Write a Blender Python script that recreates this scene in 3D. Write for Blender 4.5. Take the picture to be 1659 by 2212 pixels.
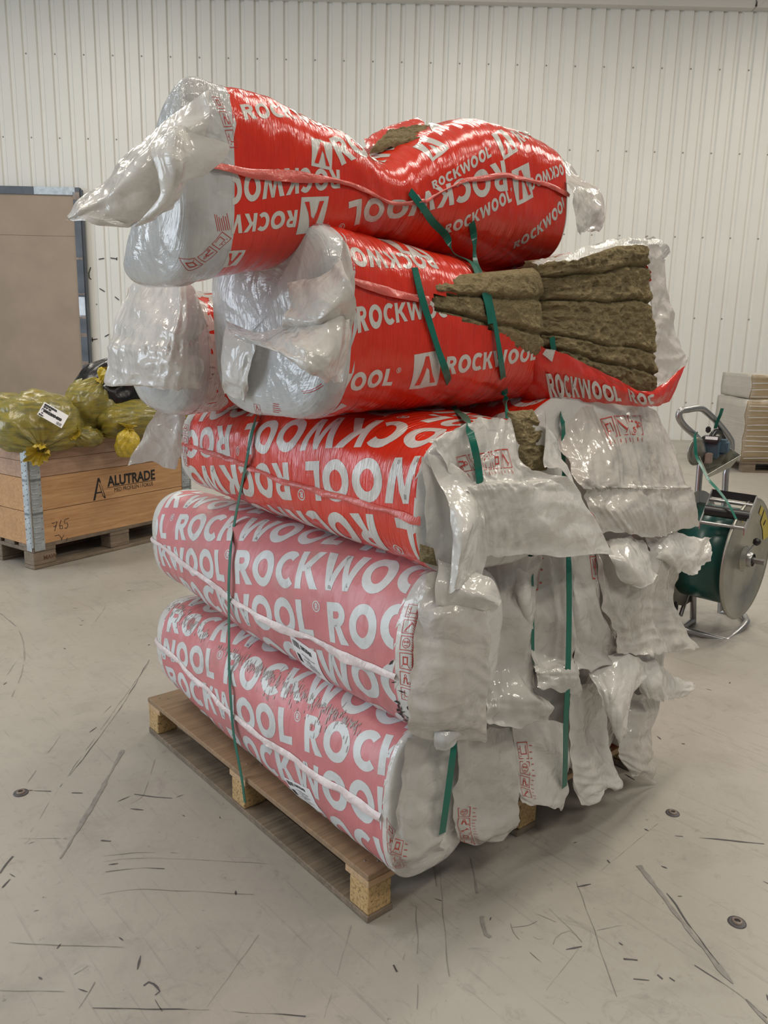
import bpy, bmesh, math, random
import numpy as np
from mathutils import Vector, Matrix

for o in list(bpy.data.objects):
    bpy.data.objects.remove(o)
SC = bpy.context.scene
COL = SC.collection
# ---------------------------------------------------------------- camera
CAM_LOC = Vector((-1.05754, -1.25385, 1.35363))
CAM_ROT = Matrix(((0.760845, 0.120265, -0.637692), (-0.648536, 0.175302, -0.740723), (0.022706, 0.977142, 0.211374)))
cd = bpy.data.cameras.new('camera')
cd.sensor_fit = 'VERTICAL'; cd.sensor_height = 36.0; cd.lens = 28.0786
cd.clip_start = 0.05; cd.clip_end = 100
cam = bpy.data.objects.new('camera', cd); COL.objects.link(cam)
cam.matrix_world = Matrix.Translation(CAM_LOC) @ CAM_ROT.to_4x4()
SC.camera = cam
# hall axes: RT along the back wall to the right, FW towards the back wall, origin on the floor below the camera
RT = np.array((0.75785, -0.65243, 0.0)); FW = np.array((0.65243, 0.75785, 0.0)); G0 = np.array((CAM_LOC.x, CAM_LOC.y, 0.0))
YAW = math.atan2(RT[1], RT[0])
def gp(r, f, z=0.0):
    p = G0 + RT * r + FW * f
    return (p[0], p[1], z)

# ---------------------------------------------------------------- light
wd = bpy.data.worlds.new('hall_world'); SC.world = wd; wd.use_nodes = True
wd.node_tree.nodes['Background'].inputs[0].default_value = (0.86, 0.93, 1.0, 1)
wd.node_tree.nodes['Background'].inputs[1].default_value = 0.2
SC.view_settings.view_transform = 'Standard'
SC.view_settings.look = 'None'
SC.view_settings.gamma = 1.0
SC.view_settings.use_curve_mapping = False
SC.view_settings.exposure = -0.25
def area(name, loc, target, sx, sy, power, color):
    l = bpy.data.lights.new(name, 'AREA'); l.shape = 'RECTANGLE'; l.size = sx; l.size_y = sy
    l.energy = power; l.color = color
    o = bpy.data.objects.new(name, l); COL.objects.link(o); o.location = loc
    o.rotation_euler = (Vector(target) - Vector(loc)).to_track_quat('-Z', 'Y').to_euler()
    return o
# open gate on the left side of the hall lets cool daylight in, rows of tube lamps hang under the roof
area('daylight_gate', gp(-9.5, 1.5, 2.6), gp(0, 4.0, 1.0), 5.0, 4.6, 470, (0.80, 0.90, 1.0))
for i, (r, f, p) in enumerate(((-4, -3.0, 170), (1.2, -2.6, 210), (5.5, -1.0, 230), (-4.5, 3.0, 150), (1.5, 2.6, 170), (5.5, 4.5, 210), (-4.5, 8.2, 190), (1.0, 8.2, 190), (6.0, 8.6, 200))):
    area('tube_lamp', gp(r, f, 6.0), gp(r, f, 0), 2.4, 0.5, p * .68, (1.0, 0.925, 0.81))

# ---------------------------------------------------------------- noise
def _h(ix, iy, seed):
    n = (ix.astype(np.int64) * 374761393 + iy.astype(np.int64) * 668265263 + seed * 974634777) & 0xffffffff
    n = ((n ^ (n >> 13)) * 1274126177) & 0xffffffff
    n = n ^ (n >> 16)
    return (n & 0xffff) / 65535.0 * 2 * math.pi
def pn(x, y, seed=0):
    x = np.asarray(x, float); y = np.asarray(y, float)
    ix = np.floor(x); iy = np.floor(y); fx = x - ix; fy = y - iy
    def g(dx, dy):
        a = _h(ix + dx, iy + dy, seed)
        return np.cos(a) * (fx - dx) + np.sin(a) * (fy - dy)
    u = fx**3 * (fx * (fx * 6 - 15) + 10); v = fy**3 * (fy * (fy * 6 - 15) + 10)
    a = g(0, 0) * (1 - u) + g(1, 0) * u; b = g(0, 1) * (1 - u) + g(1, 1) * u
    return 1.4 * (a * (1 - v) + b * v)
def ridge(x, y, seed=0):
    return 1 - 2 * np.abs(pn(x, y, seed))
def tri(t):
    return np.abs((t % 1.0) * 2 - 1) * 2 - 1
def crumple(x, y, seed=0):
    """creased film: straight folds in many directions, each alive only in patches"""
    rg = np.random.RandomState(seed * 13 + 5)
    wx = x + 0.035 * pn(x * 5, y * 5, seed + 91); wy = y + 0.035 * pn(x * 5, y * 5, seed + 57)
    r = np.zeros_like(x)
    for k in range(13):
        t = rg.uniform(0, math.pi); f = 3.2 * 1.22 ** k * rg.uniform(.85, 1.15)
        g = pn(x * f * .30 + k * 3.1, y * f * .30 - k, seed + 11 + k)
        r = r + (4.2 / f) ** .74 * tri((wx * math.cos(t) + wy * math.sin(t)) * f * .5 + rg.uniform(0, 1)) * np.clip(.35 + 1.6 * g, 0, 1.3)
    return r * .9

# ---------------------------------------------------------------- materials
def mat(name):
    m = bpy.data.materials.new(name); m.use_nodes = True
    nt = m.node_tree; b = nt.nodes['Principled BSDF']
    return m, nt, b
def nd(nt, t, **kw):
    n = nt.nodes.new(t)
    for k, v in kw.items():
        if k.startswith('i_'):
            n.inputs[k[2:].replace('_', ' ')].default_value = v
        else: setattr(n, k, v)
    return n
def mixc(nt, fac, a, b):
    n = nt.nodes.new('ShaderNodeMix'); n.data_type = 'RGBA'
    for s, v in ((0, fac), (6, a), (7, b)):
        if hasattr(v, 'links'): nt.links.new(v, n.inputs[s])
        elif s: n.inputs[s].default_value = (*v, 1)
        else: n.inputs[s].default_value = v
    return n.outputs[2]
def ramp(nt, src, lo, hi, a=0.0, b=1.0):
    n = nt.nodes.new('ShaderNodeMapRange'); nt.links.new(src, n.inputs[0])
    n.inputs[1].default_value = lo; n.inputs[2].default_value = hi; n.inputs[3].default_value = a; n.inputs[4].default_value = b
    return n.outputs[0]
def coords(nt, kind='Object', scale=(1, 1, 1), rot=(0, 0, 0)):
    tc = nt.nodes.new('ShaderNodeTexCoord'); mp = nt.nodes.new('ShaderNodeMapping')
    mp.inputs['Scale'].default_value = scale; mp.inputs['Rotation'].default_value = rot
    nt.links.new(tc.outputs[kind], mp.inputs[0]); return mp.outputs[0]
def noise(nt, co, scale, detail=4, rough=.6, dist=0.0):
    n = nt.nodes.new('ShaderNodeTexNoise'); n.inputs['Scale'].default_value = scale; n.inputs['Detail'].default_value = detail
    n.inputs['Roughness'].default_value = rough; n.inputs['Distortion'].default_value = dist
    nt.links.new(co, n.inputs['Vector']); return n.outputs[0]
def bump(nt, b, h, strength, dist, prev=None):
    n = nt.nodes.new('ShaderNodeBump'); n.inputs['Strength'].default_value = strength; n.inputs['Distance'].default_value = dist
    nt.links.new(h, n.inputs['Height'])
    if prev: nt.links.new(prev, n.inputs['Normal'])
    if b: nt.links.new(n.outputs[0], b.inputs['Normal'])
    return n.outputs[0]
def plain(name, col, rough=.5, metal=0.0, var=.12, scale=12, bs=.15, bd=.001, coat=0.0):
    m, nt, b = mat(name)
    co = coords(nt); f = noise(nt, co, scale, 5)
    c = mixc(nt, ramp(nt, f, .3, .7), tuple(x * (1 - var) for x in col), tuple(min(1, x * (1 + var)) for x in col))
    nt.links.new(c, b.inputs['Base Color']); b.inputs['Roughness'].default_value = rough; b.inputs['Metallic'].default_value = metal
    if coat: b.inputs['Coat Weight'].default_value = coat; b.inputs['Coat Roughness'].default_value = .12
    if bs: bump(nt, b, noise(nt, co, scale * 5, 3), bs, bd)
    return m
def film(name, col, dirt=.25, rough=.24, streak=1.0, crump=.5, trans=.0, dirtcol=(.30, .27, .23), haze=0.0, coat=0.0):
    """packing film; UV is in metres (u along the pack, v round it)"""
    m, nt, b = mat(name)
    uv = coords(nt, 'UV'); st = coords(nt, 'UV', (95, 7, 1)); st2 = coords(nt, 'UV', (230, 11, 1))
    ob = coords(nt, 'Object')
    d = noise(nt, ob, 5.5, 6, .68); d2 = noise(nt, ob, 34, 4, .7)
    mul = nd(nt, 'ShaderNodeMath', operation='MULTIPLY'); nt.links.new(ramp(nt, d, .48, .74), mul.inputs[0]); nt.links.new(ramp(nt, d2, .35, .68), mul.inputs[1])
    m2 = nd(nt, 'ShaderNodeMath', operation='MULTIPLY'); nt.links.new(mul.outputs[0], m2.inputs[0]); m2.inputs[1].default_value = dirt
    base = mixc(nt, ramp(nt, noise(nt, uv, 7, 3), .3, .7), tuple(x * .93 for x in col), tuple(min(1, x * 1.05) for x in col))
    if haze:
        base = mixc(nt, ramp(nt, noise(nt, st, 1, 4), .35, .8, 0, haze), col, (.80, .80, .80))
    c = mixc(nt, m2.outputs[0], base, dirtcol)
    nt.links.new(c, b.inputs['Base Color'])
    b.inputs['Roughness'].default_value = rough
    b.inputs['Specular IOR Level'].default_value = .5
    if coat: b.inputs['Coat Weight'].default_value = coat; b.inputs['Coat Roughness'].default_value = .08
    n0 = bump(nt, None, noise(nt, st, 1, 3, .6), .55 * streak, .004)
    n1 = bump(nt, None, noise(nt, st2, 1, 3, .6), .45 * streak, .002, n0)
    ww = nt.nodes.new('ShaderNodeTexNoise'); ww.inputs['Scale'].default_value = 9; ww.inputs['Detail'].default_value = 2; nt.links.new(ob, ww.inputs['Vector'])
    wa = nd(nt, 'ShaderNodeVectorMath', operation='MULTIPLY_ADD'); nt.links.new(ww.outputs['Color'], wa.inputs[0]); wa.inputs[1].default_value = (.09, .09, .09); nt.links.new(ob, wa.inputs[2])
    n2 = n1
    for vsc, vd in ((17, .010), (41, .004)):
        rg = nt.nodes.new('ShaderNodeTexVoronoi'); rg.feature = 'F1'; rg.distance = 'MANHATTAN'; rg.inputs['Scale'].default_value = vsc
        nt.links.new(wa.outputs[0], rg.inputs['Vector'])
        n2 = bump(nt, b, rg.outputs['Distance'], crump, vd, n2)
    if coat: nt.links.new(n2, b.inputs['Coat Normal'])
    if trans:
        tr = nt.nodes.new('ShaderNodeBsdfTranslucent'); nt.links.new(c, tr.inputs[0]); nt.links.new(n2, tr.inputs['Normal'])
        mx = nt.nodes.new('ShaderNodeMixShader'); mx.inputs[0].default_value = trans
        nt.links.new(b.outputs[0], mx.inputs[1]); nt.links.new(tr.outputs[0], mx.inputs[2])
        nt.links.new(mx.outputs[0], nt.nodes['Material Output'].inputs[0])
    return m
M = {}
M['red'] = film('red_printed_film', (.71, .030, .010), .25, .17, 1.9, .05, coat=.4)
M['red_plain'] = film('red_glossy_film', (.66, .028, .012), .2, .24, .8, .12, coat=.4)
M['pink'] = film('faded_pink_film', (.60, .20, .215), .55, .38, .45, .10)
M['letter'] = film('unprinted_letter_film', (.66, .65, .62), .6, .17, 1.9, .05, coat=.4)
M['letter_pale'] = film('pale_letter_film', (.64, .67, .68), .75, .38, .45, .10)
M['white'] = film('white_end_film', (.64, .63, .605), .6, .18, .3, .25, coat=.3)
M['silver'] = film('clear_grey_end_film', (.55, .56, .565), .6, .15, .9, .25, coat=.5)
M['flap'] = film('white_loose_film', (.72, .70, .665), .6, .17, .1, .34, .14, coat=.3)
M['dirt'] = film('grey_dirt_film', (.37, .335, .32), .5, .4, .5, .1)
M['flap_shaded'] = film('shaded_loose_film', (.53, .515, .485), .6, .15, .1, .3, .10, coat=.4)  # smooth inner end panels: their shade is put into this greyer film colour
M['flap_dirty'] = film('dirty_loose_film', (.60, .57, .53), 1.0, .17, .25, .3, .12, (.27, .235, .20), coat=.4)
M['ink'] = film('red_ink', (.50, .05, .04), .1, .3, .6, .15)
M['seam'] = film('pink_seam_film', (.64, .12, .10), .4, .25, 1.0, .3)
M['seam_pale'] = film('pale_seam_film', (.70, .60, .60), .4, .3, .6, .3)
def wool_mat():
    m, nt, b = mat('rock_wool')
    co = coords(nt, 'Object', (1, 1, 2.6)); co2 = coords(nt, 'Object', (1, 1, 3.5))
    f = noise(nt, co, 34, 8, .72, 1.4); g = noise(nt, co2, 120, 5, .7, 2.2); h = noise(nt, co, 9, 4)
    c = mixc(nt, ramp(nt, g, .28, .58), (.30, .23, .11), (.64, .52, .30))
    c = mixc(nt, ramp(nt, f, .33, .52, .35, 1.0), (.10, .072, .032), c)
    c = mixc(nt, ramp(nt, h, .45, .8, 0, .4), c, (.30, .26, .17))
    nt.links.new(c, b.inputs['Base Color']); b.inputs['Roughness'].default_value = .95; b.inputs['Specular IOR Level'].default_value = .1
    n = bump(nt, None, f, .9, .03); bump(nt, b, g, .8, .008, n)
    return m
M['wool'] = wool_mat()
M['strap'] = plain('green_strap_plastic', (.006, .135, .095), .3, var=.06, scale=30, bs=.2, bd=.0004)
M['coil'] = plain('wound_green_band', (.003, .055, .045), .28, var=.15, scale=8, bs=.15, bd=.0006)
def wood(name, a, b_, scale=1.0, chips=False, dirt=.35):
    m, nt, b = mat(name)
    if chips:
        v = nt.nodes.new('ShaderNodeTexVoronoi'); v.inputs['Scale'].default_value = 95
        nt.links.new(coords(nt, 'Object', (1, 1, 1.8)), v.inputs['Vector'])
        c = mixc(nt, ramp(nt, noise(nt, coords(nt), 130, 4, .7), .33, .5), tuple(x * .12 for x in a), b_)
        sp = nt.nodes.new('ShaderNodeSeparateColor'); nt.links.new(v.outputs['Color'], sp.inputs[0])
        c = mixc(nt, ramp(nt, sp.outputs[0], 0, 1, 0, .6), c, a)
        hh = v.outputs['Distance']
    else:
        w = noise(nt, coords(nt, 'Object', (1.2 * scale, 22 * scale, 22 * scale)), 2.2, 6, .65, 1.0)
        w2 = noise(nt, coords(nt, 'Object', (2 * scale, 60 * scale, 60 * scale)), 3, 4, .6)
        c = mixc(nt, ramp(nt, w, .35, .65), a, b_)
        c = mixc(nt, ramp(nt, w2, .45, .75, 0, .35), c, tuple(x * .45 for x in a))
        hh = w2
    d = noise(nt, coords(nt), 4, 6, .7)
    c = mixc(nt, ramp(nt, d, .45, .75, 0, dirt), c, (.06, .048, .036))
    nt.links.new(c, b.inputs['Base Color']); b.inputs['Roughness'].default_value = .72
    bump(nt, b, hh, .35, .0015)
    return m
M['plywood'] = wood('pallet_top_wood', (.25, .165, .095), (.35, .235, .14))
M['pale_wood'] = wood('pale_sawn_wood', (.48, .31, .17), (.60, .42, .25), dirt=.2)
M['old_wood'] = wood('weathered_wood', (.16, .12, .085), (.27, .21, .15), dirt=.7)
M['chipblock'] = wood('chipboard_block', (.46, .29, .12), (.56, .38, .18), chips=True, dirt=.2)
M['crate_a'] = wood('collar_pine', (.44, .235, .105), (.58, .345, .17), dirt=.15)
M['crate_b'] = wood('collar_pine_grey', (.36, .22, .145), (.50, .33, .23), dirt=.3)
M['knot'] = plain('dark_knot_wood', (.12, .055, .025), .7)
M['galv'] = plain('galvanised_steel', (.42, .46, .48), .45, .6, .2, 25, .3, .001)
M['steel'] = plain('grey_tube_steel', (.36, .36, .36), .34, .85, .15, 9, .1, .0005)
M['plate'] = plain('zinc_plate_steel', (.36, .355, .31), .34, .75, .2, 6, .1, .0006)
M['darksteel'] = plain('dark_door_steel', (.10, .115, .14), .5, .2, .25, 4, .2, .001)
M['worn'] = plain('worn_steel', (.25, .20, .17), .55, .2, .4, 14, .2, .001)
M['black'] = plain('black_plastic', (.012, .012, .014), .35, 0, .2, 20, .1, .0006)
M['rubber'] = plain('black_rubber', (.014, .014, .014), .75)
M['blue'] = plain('blue_plastic', (.06, .115, .16), .42, 0, .15, 15, .1, .0005)
M['ink_black'] = plain('black_marker', (.012, .012, .012), .6)
M['paper'] = plain('white_paper', (.80, .80, .82), .55, 0, .03)
M['panel'] = plain('beige_panel', (.335, .255, .185), .5, 0, .09, 2.2, .05, .001)
M['yellow_ink'] = plain('yellow_sticker', (.46, .36, .03), .4)
M['concrete_mark'] = plain('dark_scuff', (.075, .07, .075), .5, var=.4, scale=30)
M['mark_soft'] = plain('grey_scuff', (.235, .22, .205), .45, var=.25, scale=40)
def yellow_mat(name, a, b_, dark):
    m, nt, b = mat(name)
    co = coords(nt); n1 = noise(nt, co, 7, 5, .6, .6); n2 = noise(nt, coords(nt, 'Object', (1, 1, 5), (.5, .4, 0)), 9, 4, .6, 1)
    c = mixc(nt, ramp(nt, n1, .35, .65), a, b_)
    c = mixc(nt, ramp(nt, n2, .45, .65, 0, .75), c, dark)
    nt.links.new(c, b.inputs['Base Color']); b.inputs['Roughness'].default_value = .24
    n0 = bump(nt, None, noise(nt, coords(nt, 'Object', (1, 1, .25)), 60, 3), .5, .004)
    rg = nt.nodes.new('ShaderNodeTexNoise'); rg.noise_type = 'RIDGED_MULTIFRACTAL'; rg.inputs['Scale'].default_value = 16; nt.links.new(co, rg.inputs['Vector'])
    bump(nt, b, rg.outputs[0], .2, .005, n0)
    return m
M['yellow'] = yellow_mat('yellow_bag_film', (.30, .235, .035), (.235, .21, .06), (.115, .115, .05))
M['yellow_clear'] = yellow_mat('yellow_neck_film', (.58, .42, .03), (.50, .37, .05), (.34, .26, .03))
M['blackbag'] = yellow_mat('black_bag_film', (.006, .006, .007), (.008, .008, .009), (.004, .004, .004))
def floor_mat():
    m, nt, b = mat('painted_concrete')
    co = coords(nt)
    big = noise(nt, co, .9, 5, .55); mid = noise(nt, co, 4.5, 6, .65, .5); fine = noise(nt, co, 55, 5, .7); spk = noise(nt, co, 24, 6, .75)
    c = mixc(nt, ramp(nt, big, .35, .65), (.335, .312, .272), (.385, .362, .322))
    c = mixc(nt, ramp(nt, mid, .52, .75, 0, .42), c, (.19, .175, .16))
    c = mixc(nt, ramp(nt, fine, .35, .75, 0, .16), c, (.46, .44, .41))
    c = mixc(nt, ramp(nt, spk, .64, .72, 0, .75), c, (.085, .08, .08))
    c = mixc(nt, ramp(nt, noise(nt, co, 11, 7, .75, 1.5), .56, .72, 0, .40), c, (.15, .14, .14))
    sc1 = noise(nt, coords(nt, 'Object', (7, .35, 1), (0, 0, .9)), 8, 4, .7)
    c = mixc(nt, ramp(nt, sc1, .58, .72, 0, .36), c, (.14, .13, .13))
    nt.links.new(c, b.inputs['Base Color'])
    nt.links.new(ramp(nt, mid, .3, .7, .30, .46), b.inputs['Roughness'])
    b.inputs['Specular IOR Level'].default_value = .45
    bump(nt, b, fine, .12, .001)
    return m
M['floor'] = floor_mat()
M['wall'] = plain('white_wall_sheet', (.74, .735, .70), .42, 0, .025, 1.2, .03, .001)
M['ceil'] = plain('white_roof_sheet', (.70, .68, .64), .6, 0, .03, 1)
M['screw'] = plain('grey_screw', (.30, .29, .27), .5)
def wrap_mat(name, a, b_, lines=True):
    m, nt, b = mat(name)
    w = noise(nt, coords(nt, 'Object', (.6, .6, 16), (.05, .03, 0)), 3, 5, .6, .4)
    n1 = noise(nt, coords(nt), 3, 4)
    c = mixc(nt, ramp(nt, n1, .35, .65), a, b_)
    c = mixc(nt, ramp(nt, w, .58, .72, 0, .5), c, (.55, .52, .47))
    nt.links.new(c, b.inputs['Base Color']); b.inputs['Roughness'].default_value = .3
    bump(nt, b, w, .6, .01)
    return m
M['card'] = wrap_mat('wrapped_cardboard', (.26, .19, .11), (.33, .25, .15))
M['card_end'] = wrap_mat('wrapped_grey_end', (.42, .39, .34), (.46, .43, .385))

# ---------------------------------------------------------------- object helpers
def tag(o, label=None, cat=None, group=None, kind=None):
    for k, v in (('label', label), ('category', cat), ('group', group), ('kind', kind)):
        if v: o[k] = v
    return o
def link_mesh(name, me, mats, parent=None):
    o = bpy.data.objects.new(name, me)
    for m in (mats if isinstance(mats, (list, tuple)) else [mats]):
        me.materials.append(m)
    COL.objects.link(o)
    if parent: o.parent = parent
    return o
def empty(name, loc=(0, 0, 0), rz=0.0):
    o = bpy.data.objects.new(name, None); COL.objects.link(o); o.empty_display_size = .1
    o.location = loc; o.rotation_euler = (0, 0, rz); return o
class MB:
    """collects boxes, prisms and tubes of one mesh; faces carry a material slot"""
    def __init__(s): s.v = []; s.f = []; s.m = []; s.smooth = []
    def add(s, vs, fs, mi=0, sm=False):
        n = len(s.v); s.v += [tuple(v) for v in vs]
        for f in fs: s.f.append([i + n for i in f]); s.m.append(mi); s.smooth.append(sm)
    def box(s, lo, hi, mi=0, bev=0.0):
        (x0, y0, z0), (x1, y1, z1) = lo, hi
        if not bev:
            s.add([(x0, y0, z0), (x1, y0, z0), (x1, y1, z0), (x0, y1, z0), (x0, y0, z1), (x1, y0, z1), (x1, y1, z1), (x0, y1, z1)],
                  [(0, 3, 2, 1), (4, 5, 6, 7), (0, 1, 5, 4), (1, 2, 6, 5), (2, 3, 7, 6), (3, 0, 4, 7)], mi)
        else:
            bm = bmesh.new(); bmesh.ops.create_cube(bm, size=1)
            for v in bm.verts: v.co = Vector(((x0 + x1) / 2 + v.co.x * (x1 - x0), (y0 + y1) / 2 + v.co.y * (y1 - y0), (z0 + z1) / 2 + v.co.z * (z1 - z0)))
            bmesh.ops.bevel(bm, geom=bm.edges[:], offset=bev, segments=2, affect='EDGES', profile=.5)
            bm.verts.index_update()
            s.add([v.co[:] for v in bm.verts], [[v.index for v in f.verts] for f in bm.faces], mi); bm.free()
    def tube(s, pts, r, seg=12, mi=0, closed=False, flat=None, caps=True):
        P = [Vector(p) for p in pts]; n = len(P); rings = []
        up = None
        for i in range(n):
            a = P[(i - 1) % n] if (closed or i > 0) else P[i]; b = P[(i + 1) % n] if (closed or i < n - 1) else P[i]
            t = (b - a).normalized()
            if up is None:
                up = t.orthogonal().normalized()
            up = (up - t * up.dot(t)).normalized(); sd = t.cross(up)
            rr = r[i] if isinstance(r, (list, tuple)) else r
            rings.append([P[i] + (up * math.cos(2 * math.pi * k / seg) + sd * math.sin(2 * math.pi * k / seg)) * rr for k in range(seg)])
        vs = [v for R_ in rings for v in R_]; fs = []
        for i in range(n if closed else n - 1):
            j = (i + 1) % n
            for k in range(seg):
                fs.append((i * seg + k, i * seg + (k + 1) % seg, j * seg + (k + 1) % seg, j * seg + k))
        s.add(vs, fs, mi, True)
        if not closed and caps:
            s.add(rings[0], [list(range(seg))[::-1]], mi); s.add(rings[-1], [list(range(seg))], mi)
    def lathe(s, c, axis, prof, seg=48, mi=0):
        """prof: (distance along axis, radius)"""
        c = Vector(c); a = Vector(axis).normalized(); u = a.orthogonal().normalized(); w = a.cross(u)
        vs = [c + a * d + (u * math.cos(2 * math.pi * k / seg) + w * math.sin(2 * math.pi * k / seg)) * r for d, r in prof for k in range(seg)]
        fs = []
        for i in range(len(prof) - 1):
            for k in range(seg):
                fs.append((i * seg + k, i * seg + (k + 1) % seg, (i + 1) * seg + (k + 1) % seg, (i + 1) * seg + k))
        s.add(vs, fs, mi, True)
    def build(s, name, mats, parent=None):
        me = bpy.data.meshes.new(name); me.from_pydata(s.v, [], s.f)
        me.polygons.foreach_set('material_index', s.m); me.polygons.foreach_set('use_smooth', s.smooth)
        me.update()
        return link_mesh(name, me, mats, parent)
def text_polys(s, size, bold=0.0):
    """outline text as flat faces in the xy plane: (verts, faces)"""
    cu = bpy.data.curves.new('lettering', 'FONT'); cu.body = s; cu.size = size; cu.offset = bold; cu.resolution_u = 4
    o = bpy.data.objects.new('lettering', cu); COL.objects.link(o)
    dg = bpy.context.evaluated_depsgraph_get(); me = o.evaluated_get(dg).to_mesh()
    vs = [v.co[:2] for v in me.vertices]; fs = [list(p.vertices) for p in me.polygons]
    o.evaluated_get(dg).to_mesh_clear(); bpy.data.objects.remove(o); bpy.data.curves.remove(cu)
    return vs, fs
def put_text(mb, s, size, o, ex, ey, off, mi, bold=0.0):
    vs, fs = text_polys(s, size, bold); o, ex, ey, off = map(np.array, (o, ex, ey, off))
    mb.add([o + ex * x + ey * y + off for x, y in vs], fs, mi)
def stroke(mb, pts, w, n, mi):
    """a thin flat line along 3D points, facing n"""
    P = [Vector(p) for p in pts]; n = Vector(n); vs = []
    for i, p in enumerate(P):
        t = (P[min(i + 1, len(P) - 1)] - P[max(i - 1, 0)]).normalized(); sd = n.cross(t).normalized()
        k = w[i] if isinstance(w, (list, tuple)) else w
        vs += [p - sd * k / 2, p + sd * k / 2]
    mb.add(vs, [(2 * i, 2 * i + 1, 2 * i + 3, 2 * i + 2)[::-1] for i in range(len(P) - 1)], mi)
def smooth_path(pts, per=6):
    P = [np.array(p, float) for p in pts]; out = []
    for i in range(len(P) - 1):
        p0, p1, p2, p3 = P[max(i - 1, 0)], P[i], P[i + 1], P[min(i + 2, len(P) - 1)]
        for k in range(per):
            t = k / per
            out.append(.5 * ((2 * p1) + (p2 - p0) * t + (2 * p0 - 5 * p1 + 4 * p2 - p3) * t * t + (3 * p1 - p0 - 3 * p2 + p3) * t**3))
    out.append(P[-1]); return out

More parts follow.
